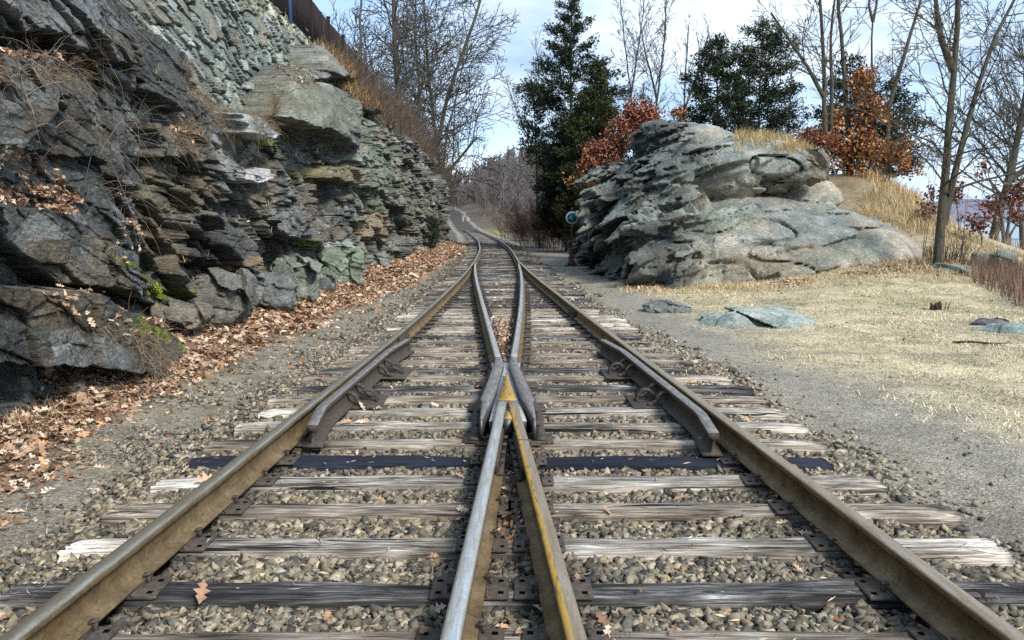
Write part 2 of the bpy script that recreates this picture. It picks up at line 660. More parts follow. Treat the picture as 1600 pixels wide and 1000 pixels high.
def ztop_c(y):      # height of the rim of the natural rock
    return np.interp(y, [-6, 5, 7.5, 9, 10.5, 12, 14, 17, 19, 22, 25, 30, 40, 52, 60], [6.5, 4.6, 4.2, 4.05, 3.8, 3.5, 3.2, 3.7, 4.5, 5.6, 5.3, 5.6, 5.7, 5.2, 3.0])


def wall_x(y, z):   # the battered rubble wall standing on the rock
    return cliff_x(np.clip(y, 9, 30)) * 0.25 - 3.98 - 0.31 * (z - 3.2) - 0.02 * (y - 12)


def blocks(a, b, size, seed, tilt=0.7, saw=0.9, crackw=0.06, crack=0.5):
    F1, F2, rx, ry, rn = vor2(a / size[0], b / size[1], seed)
    d = (rn[..., 0] - 0.5) * 1.35 + 0.5 * saw * (-ry) * (0.5 + rn[..., 1]) + tilt * rx * (rn[..., 2] - 0.5) * 2
    e = np.clip((F2 - F1) / crackw, 0, 1)
    d = d - crack * (1 - e) ** 1.5
    return d, rn


# big forms read off the photograph: (outline in picture pixels, push towards the track in metres)
FEAT = [
    ([(-300, 430), (40, 446), (100, 468), (190, 508), (226, 540), (232, 562), (205, 586), (150, 572), (60, 560), (20, 556), (-300, 560)], 0.80),
    ([(18, 562), (70, 560), (150, 572), (200, 588), (190, 604), (90, 604), (20, 596)], -0.8),
    ([(-300, 575), (16, 575), (40, 625), (40, 680), (-300, 700)], 0.45),
    ([(-300, 300), (60, 330), (105, 372), (120, 440), (60, 445), (-300, 430)], 0.30),
    ([(-300, 60), (80, 90), (180, 120), (190, 200), (205, 300), (120, 250), (-300, 190)], 0.25),
    ([(-300, -200), (150, -50), (175, 40), (190, 110), (90, 85), (60, 55), (-300, 30)], 0.42),
    ([(190, 45), (235, 75), (270, 120), (262, 175), (200, 140)], 0.42),
    ([(186, 130), (240, 170), (232, 330), (204, 340), (192, 240)], -0.30),
    ([(205, 190), (300, 215), (282, 240), (212, 250)], 0.40),
    ([(212, 252), (300, 240), (345, 300), (372, 400), (330, 430), (215, 400)], -0.12),
    ([(250, 330), (300, 330), (350, 345), (375, 400), (340, 412), (262, 402)], 0.16),
    ([(270, 445), (345, 440), (374, 472), (370, 502), (318, 498), (262, 480)], 0.42),
    ([(255, 492), (318, 502), (366, 504), (366, 512), (260, 508)], -0.5),
    ([(414, 120), (470, 132), (526, 160), (530, 238), (470, 200), (392, 182), (402, 140)], 0.80),
    ([(418, 104), (470, 112), (484, 122), (440, 126), (415, 122)], 0.75),
    ([(440, 202), (528, 240), (524, 262), (440, 236)], -0.15),
    ([(480, 72), (522, 78), (544, 104), (543, 124), (505, 118), (482, 104)], 0.45),
    ([(500, 120), (544, 126), (542, 160), (505, 150)], -0.45),
    ([(528, 228), (570, 226), (586, 258), (560, 262), (528, 252)], 0.42),
    ([(486, 262), (536, 262), (540, 288), (482, 278)], 0.55),
    ([(542, 264), (576, 264), (588, 288), (544, 292)], 0.55),
    ([(340, 175), (372, 182), (405, 212), (398, 222), (352, 205)], 0.50),
    ([(350, 265), (400, 262), (404, 276), (380, 284), (352, 280)], 0.40),
    ([(415, 330), (452, 332), (462, 365), (436, 372), (412, 362)], 0.35),
    ([(468, 348), (502, 352), (500, 378), (466, 374)], 0.38),
    ([(500, 402), (535, 406), (548, 436), (512, 440)], 0.35),
    ([(545, 335), (590, 336), (592, 372), (560, 368)], 0.30),
    ([(596, 318), (628, 322), (634, 372), (600, 380)], -0.7),
]
TINTS = [  # colour patches mixed over the cliff: outline, colour, strength
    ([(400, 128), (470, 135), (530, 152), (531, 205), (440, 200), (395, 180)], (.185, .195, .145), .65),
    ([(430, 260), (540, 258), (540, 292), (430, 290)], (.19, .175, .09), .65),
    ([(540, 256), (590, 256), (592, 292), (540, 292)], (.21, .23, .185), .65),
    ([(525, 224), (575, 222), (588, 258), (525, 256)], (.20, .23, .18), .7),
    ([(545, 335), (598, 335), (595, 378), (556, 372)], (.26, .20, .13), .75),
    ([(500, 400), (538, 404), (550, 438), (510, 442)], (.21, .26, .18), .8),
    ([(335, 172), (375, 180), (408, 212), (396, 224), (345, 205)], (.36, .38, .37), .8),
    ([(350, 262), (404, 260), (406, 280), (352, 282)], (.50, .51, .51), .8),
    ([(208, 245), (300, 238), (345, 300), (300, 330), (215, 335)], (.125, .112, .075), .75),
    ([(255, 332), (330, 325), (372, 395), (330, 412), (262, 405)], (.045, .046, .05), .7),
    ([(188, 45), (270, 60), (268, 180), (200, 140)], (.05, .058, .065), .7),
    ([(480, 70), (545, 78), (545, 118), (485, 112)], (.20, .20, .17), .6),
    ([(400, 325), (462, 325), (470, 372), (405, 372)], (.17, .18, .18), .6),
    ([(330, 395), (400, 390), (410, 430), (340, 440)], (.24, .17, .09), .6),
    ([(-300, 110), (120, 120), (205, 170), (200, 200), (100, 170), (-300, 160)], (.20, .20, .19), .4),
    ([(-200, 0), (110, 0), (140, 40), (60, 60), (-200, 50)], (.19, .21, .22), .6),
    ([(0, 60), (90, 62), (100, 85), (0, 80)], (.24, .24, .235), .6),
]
MOSSY = [
    [(95, 470), (150, 480), (205, 510), (225, 535), (180, 528), (140, 515), (100, 500)],
    [(190, 420), (255, 445), (250, 470), (205, 455)], [(60, 435), (90, 445), (80, 460), (55, 450)],
    [(265, 312), (310, 325), (300, 334), (262, 322)], [(460, 370), (478, 376), (475, 386), (455, 382)],
    [(140, 390), (178, 405), (172, 412), (140, 398)], [(534, 374), (556, 388), (552, 400), (530, 380)],
    [(405, 214), (420, 225), (414, 240), (400, 232)], [(195, 570), (222, 568), (218, 582), (196, 580)],
]


def cliff_surface(Yc, Zc):
    """natural rock: returns points and colours"""
    near = sst(12.5, 8.0, Yc)
    P0 = P3(Yc * 0.9, Zc * 0.9, 0)
    warp = 0.14 * vn(P0 * 0.8, 71)
    dipz = Zc + np.where(Yc < 12, 0.17 * Yc, 2.04 + 0.04 * (Yc - 12)) + 0.25 * warp
    al = Yc + 0.35 * Zc * near + 0.5 * warp
    s1, r1 = blocks(al, dipz, (1.9, 1.15), 1, 1.3, 0.6, 0.03, 0.45)
    s2, r2 = blocks(al + 0.05 * vn(P0 * 2, 72) + 0.25 * dipz, dipz + 0.04 * vn(P0 * 3, 73), (0.74, 0.46), 2, 1.3, 0.55, 0.05, 0.75)
    s3, r3 = blocks(al + 0.03 * vn(P0 * 5, 74), dipz + 0.02 * vn(P0 * 6, 91), (0.34, 0.21), 3, 1.3, 0.55, 0.07, 0.7)
    s4, r4 = blocks(al, dipz + 0.03 * vn(P0 * 11, 75), (0.15, 0.070), 4, 0.9, 0.7, 0.1, 0.35)
    strat = vn(P3(al * 0.35, dipz * 9, 0), 76) + 0.6 * vn(P3(al * 0.8, dipz * 22, 0), 77)
    face = sst(-0.25, 0.15, vn(P3(Yc * 0.55, Zc * 0.7, 3), 79))           # smooth joint faces vs. broken rock
    rough = 1 - 0.62 * face * (0.4 + 0.6 * near)
    soft = sst(0, 0.7, ztop_c(Yc) - Zc + 0.5 * vn(P0, 70)) * 0.8 + 0.2
    d = 0.42 * s1 + (0.31 * s2 + 0.135 * s3 + 0.026 * s4) * rough + 0.018 * strat
    d = d + 0.08 * fbm(P0 * 1.2, 4, 78)
    X = cliff_x(Yc) - 0.05 * np.minimum(Zc, 3.0) - 0.22 * np.maximum(Zc - 3.0, 0)
    over = np.maximum(Zc - ztop_c(Yc), 0)
    X = X - over * np.interp(Yc, [0, 20, 26, 52], [0.35, 0.6, 0.75, 0.55])
    # the forms seen in the photograph
    base = P3(X, Yc, Zc)
    u, vv = project(base)
    scale = Yc / 9.0
    wu = 7 * vn(P3(u * 0.03, vv * 0.03), 81) + 3 * vn(P3(u * 0.11, vv * 0.11), 82)
    wv = 5 * vn(P3(u * 0.03, vv * 0.03), 83) + 2.5 * vn(P3(u * 0.11, vv * 0.11), 84)
    tot = np.zeros_like(d)
    for poly, push in FEAT:
        k = in_poly(u + wu, vv + wv, poly)
        tot = np.where(k, push, tot)
        if push > 0.2:
            d = np.where(k, d * (0.22 if push in (0.80, 0.62) else 0.45), d)
    ker = np.ones(5) / 5
    tot0 = tot
    tot = np.apply_along_axis(lambda a_: np.convolve(np.pad(a_, 2, mode='edge'), ker, 'valid'), 0, tot)
    d = d * soft + tot
    d = d * sst(-0.55, 0.2, Zc + 0.2)
    back = sst(0.0, 0.25, Zc - ztop_c(Yc)) * (Yc > 6.5) * sst(27, 24, Yc)
    d = d - 0.9 * back * (tot0 < 0.3)
    Pd = np.stack([X + 0.94 * d, Yc - 0.34 * d, Zc - 0.05 * d], -1)
    for fr_, am, sd in ((2.6, .045, 500), (9.0, .013, 510), (23.0, .007, 520)):
        q_ = (Pd * np.array([fr_, fr_, fr_ * 1.7])).astype(np.float32)
        Pd = Pd + am * np.stack([vn(q_, sd), vn(q_, sd + 1), .7 * vn(q_, sd + 2)], -1) * np.clip(Zc + .4, 0, 1)[..., None]
    ac = al + 0.9 * d
    _, _, _, _, r1 = vor2(ac / 1.3, dipz / .75, 31)
    _, _, _, _, r2 = vor2((ac + .25 * dipz) / .62, dipz / .42, 32)
    _, _, _, _, r3 = vor2(ac / .3, dipz / .17, 33)
    P0 = P3(Yc * 0.9 + d, Zc * 0.9, d)
    # colours vary bed by bed, block by block, then by outlined patch
    c = pal_pick(np.clip(0.55 * r1[..., 1] + 0.45 * r2[..., 1], 0, 1), 0.02)
    c2 = pal_pick(r3[..., 1])
    c = 0.62 * c + 0.38 * c2
    g = fbm(P0 * 0.7, 4, 85)
    c = c * (1 + 0.5 * g[..., None])
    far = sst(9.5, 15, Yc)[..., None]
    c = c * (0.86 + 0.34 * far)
    brown = sst(0.15, 0.45, fbm(P0 * 1.3, 4, 86))[..., None]
    c = c * (1 - 0.6 * brown) + np.array([.135, .105, .065]) * 0.6 * brown
    gr = (sst(0.0, 0.40, fbm(P0 * 0.6, 3, 87)) * (.35 + .65 * sst(11, 15, Yc)))[..., None]
    c = c * (1 - 0.55 * gr) + np.array([.150, .170, .110]) * 0.55 * gr
    wet = sst(0.5, 0.9, vn(P3(Yc * 2.2, Zc * 0.35, 1), 88))[..., None]
    c = c * (1 - 0.5 * wet)
    for poly, cc, am in TINTS:
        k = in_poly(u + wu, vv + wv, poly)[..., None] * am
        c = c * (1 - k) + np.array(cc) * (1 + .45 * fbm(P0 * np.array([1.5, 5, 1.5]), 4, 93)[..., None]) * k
    moss = np.zeros_like(d)
    for poly in MOSSY:
        moss = np.maximum(moss, in_poly(u + 1.5 * wu, vv + 1.5 * wv, poly) * 1.0)
    moss = moss * sst(-0.15, 0.25, fbm(P0 * 6, 4, 89))
    c = c * (1 - moss[..., None]) + np.array([.20, .25, .03]) * (0.8 + 0.4 * vn(P0 * 12, 90))[..., None] * moss[..., None]
    soil = (sst(0.0, 0.5, over) * sst(23, 26, Yc))[..., None]
    c = c * (1 - 0.8 * soil) + np.array([.22, .155, .085]) * 0.8 * soil
    return Pd, c, moss


ys = [5.0]
while ys[-1] < 54:
    ys.append(ys[-1] + min(ys[-1] ** 2 / 5400, 0.0036 * ys[-1]))
ys = np.concatenate([np.arange(-5, 5, 0.07), ys])
nv1, nv2 = 560, 60
t1 = np.linspace(0, 1, nv1)
zv = np.minimum(np.maximum(1.6 + 0.32 * np.maximum(ys, 5) + 0.5, 3.4), np.where(ys < 26, ztop_c(ys) + 1.0, 7.2))
ztt = np.maximum(zv + 0.2, np.where(ys < 26, ztop_c(ys) + 1.2, 7.4))
Zc = np.concatenate([-0.5 + (zv[:, None] + 0.5) * t1[None], zv[:, None] + (ztt - zv)[:, None] * np.linspace(0, 1, nv2 + 1)[None, 1:]], 1)
Yc = np.repeat(ys[:, None], Zc.shape[1], 1)
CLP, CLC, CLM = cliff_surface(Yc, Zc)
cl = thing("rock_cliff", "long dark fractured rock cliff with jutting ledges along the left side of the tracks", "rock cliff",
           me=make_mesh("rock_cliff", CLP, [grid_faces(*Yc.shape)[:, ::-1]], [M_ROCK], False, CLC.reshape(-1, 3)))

# ---------------------------------------------------------------- rubble wall above the rock
yw = [7.0]
while yw[-1] < 31:
    yw.append(yw[-1] + min(yw[-1] ** 2 / 5600, 0.004 * yw[-1]))
yw = np.array(yw)


def wall_top(y): return np.interp(y, [5, 12, 19, 24, 28, 34, 40], [6.6, 6.7, 7.05, 7.5, 7.35, 7.25, 7.2])


WZ0 = 2.7
tw = np.linspace(0, 1, 430)
top = wall_top(yw) + 0.10 * np.round(vn(P3(yw * 1.9, 0), 95) * 2) / 2
WZ = WZ0 + (top[:, None] - WZ0) * tw[None]
WY = np.repeat(yw[:, None], len(tw), 1)
P0 = P3(WY, WZ, 0)
wa = WY + 0.38 * vn(P0 * 1.1, 96) + 0.14 * vn(P0 * 3.3, 196) - 0.35 * WZ
wb = WZ + 0.26 * vn(P0 * 1.2, 97) + 0.10 * vn(P0 * 3.5, 197) + 0.30 * WY
F1, F2, rx, ry, rn = vor2(wa / 0.56, wb / 0.30, 9)
e = np.clip((F2 - F1) / 0.16, 0, 1)
dome = 1 - (1 - e) ** 2 * 1.25
f1, f2, _, _, rn2 = vor2(wa / 0.21, wb / 0.13, 10)
e2 = np.clip((f2 - f1) / 0.2, 0, 1)
small = rn[..., 2] > 0.52
dw = (0.13 * dome + 0.10 * rn[..., 0] * dome + 0.16 * (rx * (rn[..., 1] - 0.5)) - 0.08 * ry * rn[..., 2] - np.where(small, 0.05 * (1 - e2), 0) + np.where(small, 0.05 * rn2[..., 0], 0)
      + 0.02 * fbm(P0 * 7, 4, 98) + 0.25 * vn(P0 * 0.35, 99) - 0.1)
WX = wall_x(WY, WZ)
WP = np.stack([WX + 0.94 * dw, WY - 0.25 * dw, WZ], -1)
pw = np.array([[.185, .225, .20], [.25, .30, .26], [.15, .17, .155], [.31, .35, .32], [.20, .225, .18], [.23, .215, .17], [.37, .41, .385]])
cw = pw[np.clip((rn[..., 0] * 7).astype(int), 0, 6)]
cw = np.where(small[..., None], 0.5 * cw + 0.5 * pw[np.clip((rn2[..., 1] * 7).astype(int), 0, 6)], cw)
cw = cw * (0.22 + 0.78 * e[..., None] ** 0.7) * (1 + 0.25 * fbm(P0 * 0.8, 3, 100)[..., None])
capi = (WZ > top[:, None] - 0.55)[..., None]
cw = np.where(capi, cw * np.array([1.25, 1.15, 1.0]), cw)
# close the wall over its top
cap = WP[:, -1:, :] + np.array([[[-0.35, 0, 0.02]]])
cap2 = cap + np.array([[[-0.25, 0, -1.4]]])
WPc = np.concatenate([WP, cap, cap2], 1)
cwc = np.concatenate([cw, cw[:, -1:], cw[:, -1:]], 1)
thing("stone_wall", "pale green grey dry stone wall of rubble leaning back on top of the cliff", "stone wall",
      me=make_mesh("stone_wall", WPc, [grid_faces(WPc.shape[0], WPc.shape[1])[:, ::-1]], [M_WALL], False, cwc.reshape(-1, 3)))

# ---------------------------------------------------------------- fence on top
fm = NT("dark_fence_board", 0.8, 0.2)
ff = fm.noise(fm.scale(fm.pos(), (8, 8, 0.8)), 3, 5)
fm.base(fm.ramp(ff, [(0.3, (0.010, 0.008, 0.007)), (0.7, (0.036, 0.026, 0.023))]))
fb = NT("blue_painted_post", 0.6, 0.3)
fb.base((0.035, 0.07, 0.17))


def fence_pt(y): return -6.35 - 0.012 * (y - 19), wall_top(y) - 0.12


fence = thing("board_fence", "tall dark vertical board fence running along the top of the stone wall", "fence", (fence_pt(13)[0], 13, 6.4))
base0 = Vector(fence.location)
y = 13.0
while y < 37:
    y2 = y + 2.4
    pb = MB()
    (xa, za), (xb, zb) = fence_pt(y), fence_pt(y2)
    nb = 18
    for k in range(nb):
        q = (k + 0.5) / nb
        px, py, pz = xa + (xb - xa) * q, y + 2.4 * q, za + (zb - za) * q
        if y > 31:
            pz = za - (y - 31) * 0.0 + 0.0
        pb.box((px - base0.x + random.uniform(-.006, .006), py - base0.y, pz + 0.64 - base0.z), (0.022, 2.4 / nb - 0.034, 1.26 + random.uniform(-.015, .015)))
    for hz in (0.2, 1.2):
        pb.box(((xa + xb) / 2 - 0.035 - base0.x, y + 1.2 - base0.y, (za + zb) / 2 + hz - base0.z), (0.04, 2.36, 0.09), rx=math.atan2(zb - za, 2.4))
    link("fence_panel", pb.mesh("fence_panel", [fm.m]), fence)
    blue = 22 < y < 23.5
    bb = MB().box((0, 0, 0.68), (0.10, 0.10, 1.5), bev=0.008).box((0, 0, 1.45), (0.14, 0.14, 0.04), bev=0.01)
    link("fence_post", bb.mesh("fence_post", [fb.m if blue else fm.m]), fence, (xa - base0.x + 0.02, y - 0.06 - base0.y, za - base0.z - 0.05), **({"label": "blue painted fence post"} if blue else {}))
    y = y2 + 0.12
# ---------------------------------------------------------------- rails
rs = NT("rusty_rail_side", 0.62, 0.35, 0.35)
v = rs.pos()
f = rs.noise(v, 6, 6, 0.65)
f2 = rs.noise(v, 60, 5, 0.7)
c = rs.ramp(f, [(0.3, (0.105, 0.070, 0.036)), (0.55, (0.21, 0.150, 0.078)), (0.75, (0.28, 0.22, 0.135))])
c = rs.mix(1.0, c, rs.ramp(f2, [(0.3, 0.65), (0.7, 1.3)]), 'MULTIPLY')
f3 = rs.noise(rs.scale(v, (18, 5, 18)), 1.6, 8, 0.75)
c = rs.mix(rs.ramp(f3, [(0.56, 0.0), (0.64, 0.8)]), c, (0.24, 0.125, 0.055))
c = rs.mix(rs.ramp(f3, [(0.34, 0.85), (0.42, 0.0)]), c, (0.045, 0.034, 0.026))
rs.base(c)
rs.bump(f2, 0.25, 0.004)


def head_mat(name, a, b, stripe=None, rough=0.34):
    n = NT(name, rough, 0.5, 0.75)
    v = n.pos()
    f = n.noise(n.scale(v, (14, 1.2, 14)), 3, 6, 0.65)
    f2 = n.noise(v, 110, 4, 0.7)
    c = n.mix(n.ramp(f, [(0.38, 0.0), (0.62, 1.0)]), a, b)
    c = n.mix(1.0, c, n.ramp(f2, [(0.3, 0.75), (0.7, 1.2)]), 'MULTIPLY')
    n.base(c)
    n.put(n.b.inputs["Roughness"], n.ramp(f, [(0.35, rough - 0.08), (0.7, rough + 0.25)]))
    return n.m


M_SIDE = rs.m
M_HEAD = head_mat("worn_rail_top", (0.46, 0.41, 0.33), (0.28, 0.215, 0.13))
M_HEADB = head_mat("tan_rail_top", (0.50, 0.40, 0.29), (0.34, 0.245, 0.15), rough=0.45)
M_BRIGHT = head_mat("polished_rail_top", (0.72, 0.70, 0.66), (0.50, 0.42, 0.32), rough=0.30)
yl = NT("yellow_rust_stain", 0.6, 0.4, 0.2)
yf = yl.noise(yl.scale(yl.pos(), (20, 3, 20)), 3, 5)
yl.base(yl.ramp(yf, [(0.36, (0.20, 0.13, 0.06)), (0.46, (0.40, 0.245, 0.045)), (0.58, (0.46, 0.29, 0.06)), (0.68, (0.30, 0.22, 0.13))]))
M_YEL = yl.m
dk = NT("dark_cast_steel", 0.48, 0.45, 0.55)
df = dk.noise(dk.pos(), 22, 6, 0.7)
dk.base(dk.ramp(df, [(0.3, (0.055, 0.055, 0.058)), (0.7, (0.16, 0.155, 0.15))]))
dk.bump(df, 0.2, 0.004)
M_DARK = dk.m
gd = NT("greased_steel_top", 0.55, 0.4, 0.4)
gf = gd.noise(gd.scale(gd.pos(), (10, 2, 10)), 4, 5)
gd.base(gd.ramp(gf, [(0.3, (0.13, 0.12, 0.108)), (0.7, (0.30, 0.275, 0.25))]))
M_GREY = gd.m
rb = NT("brown_iron", 0.75, 0.3, 0.2)
rf_ = rb.noise(rb.pos(), 30, 5, 0.65)
rb.base(rb.ramp(rf_, [(0.3, (0.040, 0.034, 0.030)), (0.7, (0.115, 0.092, 0.072))]))
rb.bump(rf_, 0.25, 0.003)
M_IRON = rb.m

RZ = 0.012      # foot of the rail, on its plates
RH = 0.168
PROF = [(-.070, 0), (.070, 0), (.070, .011), (.030, .021), (.0115, .036), (.0095, .070), (.0105, .105), (.016, .122), (.034, .131), (.0365, .138),
        (.0365, .156), (.033, .163), (.024, .1668), (.010, .168), (-.010, .168), (-.024, .1668), (-.033, .163), (-.0365, .156), (-.0365, .138), (-.034, .131), (-.016, .122), (-.0105, .105),
        (-.0095, .070), (-.0115, .036), (-.030, .021), (-.070, .011)]
TOPF = {10, 11, 12, 13, 14, 15, 16}


def rail_mesh(name, xf, ys, mats, taper=None, z0=RZ, prof=PROF, yellow=None):
    """sweep a rail section along x = xf(y); taper(y) scales the width at the ends"""
    ys = np.asarray(ys, float)
    pr = np.array(prof)
    n = len(pr)
    X = np.array([xf(q) for q in ys])
    V = np.zeros((len(ys), n, 3))
    for i, q in enumerate(ys):
        k = taper(q) if taper else (1, 1, 0)
        w = pr[:, 0] * np.where(pr[:, 1] > 0.1, k[0], k[1])
        V[i, :, 0] = X[i] + w + k[2]
        V[i, :, 1] = q
        V[i, :, 2] = z0 + pr[:, 1]
    F, mi = [], []
    for j in range(n):
        j2 = (j + 1) % n
        a = np.arange(len(ys) - 1)
        F.append(np.stack([a * n + j, a * n + j2, (a + 1) * n + j2, (a + 1) * n + j], -1)[:, ::-1])
        m = 1 if j in TOPF else 0
        if yellow and j in yellow:
            m = 2
        mi += [m] * (len(ys) - 1)
    caps = np.array([list(range(n)), list(range(len(ys) * n - 1, (len(ys) - 1) * n - 1, -1))])
    mi += [0, 0]
    return make_mesh(name, V, [np.concatenate(F), caps], mats, False, None, mi)


def span(a, b, s=0.25):
    return np.linspace(a, b, max(2, int(abs(b - a) / s)))


GR = "rails of the turnout"
_sk = [(-4, -.53), (2.58, -.212), (5.83, -.045), (6.5, 0.0), (7.73, .073), (9.0, .1375)]
_sk += [(float(q), float((2 * G - (RS(q) - LS(q))) / 2)) for q in np.arange(9.6, 34, .6)]
_sy, _sv = np.array(_sk).T


def S_(q): return np.interp(q, _sy, _sv)


def LI(q): return (LS(q) + RS(q)) / 2 + S_(q)      # inner rail paired with the left stock rail
def RI(q): return (LS(q) + RS(q)) / 2 - S_(q)


yfar = np.concatenate([span(-4, 30, .2), span(30.4, 120, .6), span(121, 330, 2.5)])
stockL = thing("rail", "leftmost long rail with a dull steel top and olive rusted side, beside the leaf litter", "rail", group=GR,
               me=rail_mesh("rail", LS, yfar, [M_SIDE, M_HEAD]))
stockR = thing("rail", "rightmost long rail with a tan rusted top and dark brown side, beside the gravel path", "rail", group=GR,
               me=rail_mesh("rail", RS, yfar, [M_SIDE, M_HEADB]))
YT = 26.6
YF, YH = 7.35, 5.95


def tip(q):
    k = sst(YT, YT - 3.2, q)
    return (0.12 + 0.88 * k, 0.5 + 0.5 * k, 0)


clL = thing("rail", "left inner rail curving from the switch point near the left rail up to the frog", "rail", group=GR,
            me=rail_mesh("rail", RI, span(YF + 0.55, YT, .2), [M_SIDE, M_BRIGHT], tip))
clR = thing("rail", "right inner rail running from the switch point by the right rail down to the frog", "rail", group=GR,
            me=rail_mesh("rail", LI, span(YF + 0.55, YT, .2), [M_SIDE, M_BRIGHT], tip))


def foot_in(sg):
    # where the two heel rails lie close together their inner foot flanges are cut away
    def k(q):
        gap = (RS(q) - LS(q) - G - (0))
        return (1, 1, 0)
    return k


def heel_prof(sg):
    return PROF


hl = thing("rail", "pale polished rail left of centre in the foreground running away from the frog", "rail", group=GR,
           me=rail_mesh("rail", LI, span(-4, YH - 0.02, .2), [M_SIDE, M_BRIGHT]))
hr = thing("rail", "foreground rail right of centre with a yellow stained inner edge", "rail", group=GR,
           me=rail_mesh("rail", RI, span(-4, YH - 0.02, .2), [M_SIDE, M_HEADB, M_YEL], yellow={14, 15, 16}))


# joint bars bolted to the webs
def joint_bar(parent, xf, y, side, L=0.75, mat=M_IRON):
    mb = MB()
    ang = math.atan2(xf(y + .3) - xf(y - .3), .6)
    x = xf(y)
    mb.box((x + side * 0.030, y, RZ + 0.075), (0.028, L, 0.086), rz=-ang, bev=0.006)
    mb.box((x + side * 0.050, y, RZ + 0.030), (0.045, L, 0.020), rz=-ang, bev=0.004)
    for k in range(4):
        yy = y + (k - 1.5) * L / 4.3
        mb.tube([(xf(yy) + side * 0.040, yy, RZ + 0.078), (xf(yy) + side * 0.075, yy, RZ + 0.078)], 0.016, 6)
    link("joint_bar", mb.mesh("joint_bar", [mat]), parent)


for s in (-1, 1):
    joint_bar(hl, LI, 4.95, s)
    joint_bar(hr, RI, 4.85, s)
joint_bar(stockR, RS, 12.6, -1, 0.6)
joint_bar(stockL, LS, 9.8, 1, 0.6)
for pr_, xf, y in ((hr, RI, 4.85), (stockL, LS, 10.0), (stockR, RS, 12.6)):
    link("rail_joint", MB().box((xf(y), y, RZ + RH + 0.0008), (0.070, 0.006, 0.003)).mesh("rail_joint", [M_IRON]), pr_)

# ---------------------------------------------------------------- guard rails
GPROF = [(-.070, 0), (.070, 0), (.070, .011), (.030, .021), (.011, .036), (.0095, .100), (.016, .118), (.036, .130), (.038, .136), (.038, .164), (.036, .167), (-.036, .167),
         (-.038, .164), (-.038, .136), (-.036, .130), (-.016, .118), (-.0095, .100), (-.011, .036), (-.030, .021), (-.070, .011)]


def guard(side, y0, y1, label):
    xs = LS if side < 0 else RS
    inn = 1 if side < 0 else -1

    def xf(q):
        e = 0.12
        fl = max(0, (y0 + 0.55 - q)) * 0.16 + max(0, (q - y1 + 0.8)) * 0.10
        return xs(q) + inn * (e + fl)
    root = thing("guard_rail", label, "guard rail", (xf(y0), y0, RZ), group="guard rails inside the outer rails")
    ys_ = span(y0, y1, .12)
    pr = np.array(GPROF)
    n = len(pr)
    V = np.zeros((len(ys_), n, 3))
    for i, q in enumerate(ys_):
        V[i, :, 0] = xf(q) + pr[:, 0] - xf(y0)
        V[i, :, 1] = q - y0
        V[i, :, 2] = pr[:, 1]
    F, mi = [], []
    for j in range(n):
        a = np.arange(len(ys_) - 1)
        j2 = (j + 1) % n
        F.append(np.stack([a * n + j, (a + 1) * n + j, (a + 1) * n + j2, a * n + j2], -1))
        mi += [1 if j in (9, 10, 11) else 0] * (len(ys_) - 1)
    caps = np.array([list(range(n)), list(range(len(ys_) * n - 1, (len(ys_) - 1) * n - 1, -1))])
    link("guard_bar", make_mesh("guard_bar", V, [np.concatenate(F), caps], [M_IRON, M_GREY], False, None, mi + [0, 0]), root)
    for yc in (6.62, 7.85):
        for dy in (-0.16, 0.16):
            cl_ = MB()
            x0 = xf(yc + dy) - xf(y0)
            y_ = yc + dy - y0
            # curved brace curling down from the web to the plate
            pts = [(x0 + inn * 0.012, y_, .115), (x0 + inn * 0.05, y_, .112), (x0 + inn * 0.085, y_, .085), (x0 + inn * 0.10, y_, .045), (x0 + inn * 0.135, y_, .018), (x0 + inn * 0.17, y_, .012)]
            for k in range(len(pts) - 1):
                a_, b_ = Vector(pts[k]), Vector(pts[k + 1])
                m_ = (a_ + b_) / 2
                d_ = b_ - a_
                cl_.box(m_, (d_.length + .012, 0.05, 0.028), ry=-math.atan2(d_.z, d_.x) if inn > 0 else -math.atan2(d_.z, d_.x), bev=.006)
            link("brace", cl_.mesh("brace", [M_IRON]), root)
        # arched yoke passing round the guard rail
        yk = MB()
        x0 = xf(yc) - xf(y0)
        pts = []
        for k in range(9):
            w = math.pi * k / 8
            pts.append((x0 + inn * (0.155 - 0.085 * math.cos(w)), yc - y0 + 0.0, 0.004 + 0.105 * math.sin(w)))
        for k in range(8):
            a_, b_ = Vector(pts[k]), Vector(pts[k + 1])
            d_ = b_ - a_
            yk.box((a_ + b_) / 2, (d_.length + .010, 0.085, 0.016), ry=-math.atan2(d_.z, d_.x), bev=.003)
        link("yoke", yk.mesh("yoke", [M_IRON]), root)
        pl = MB().box((x0 + inn * 0.09, yc - y0, -0.004), (0.42, 0.5, 0.012), bev=.003)
        link("base_plate", pl.mesh("base_plate", [M_IRON]), root)
    return root


guard(-1, 5.22, 9.15, "short dark guard rail with flared end lying inside the left outer rail")
guard(1, 5.02, 9.10, "short dark guard rail with flared end lying inside the right outer rail")

# ---------------------------------------------------------------- frog
frog = thing("crossing_frog", "cast steel frog where the two inner rails meet, yellow stained tip and flared grey wings", "crossing frog", (0, YH, RZ))
ZT = RZ + RH


def xm(q): return (LS(q) + RS(q)) / 2


def hs(q): return abs(S_(q))


YC_ = 6.5


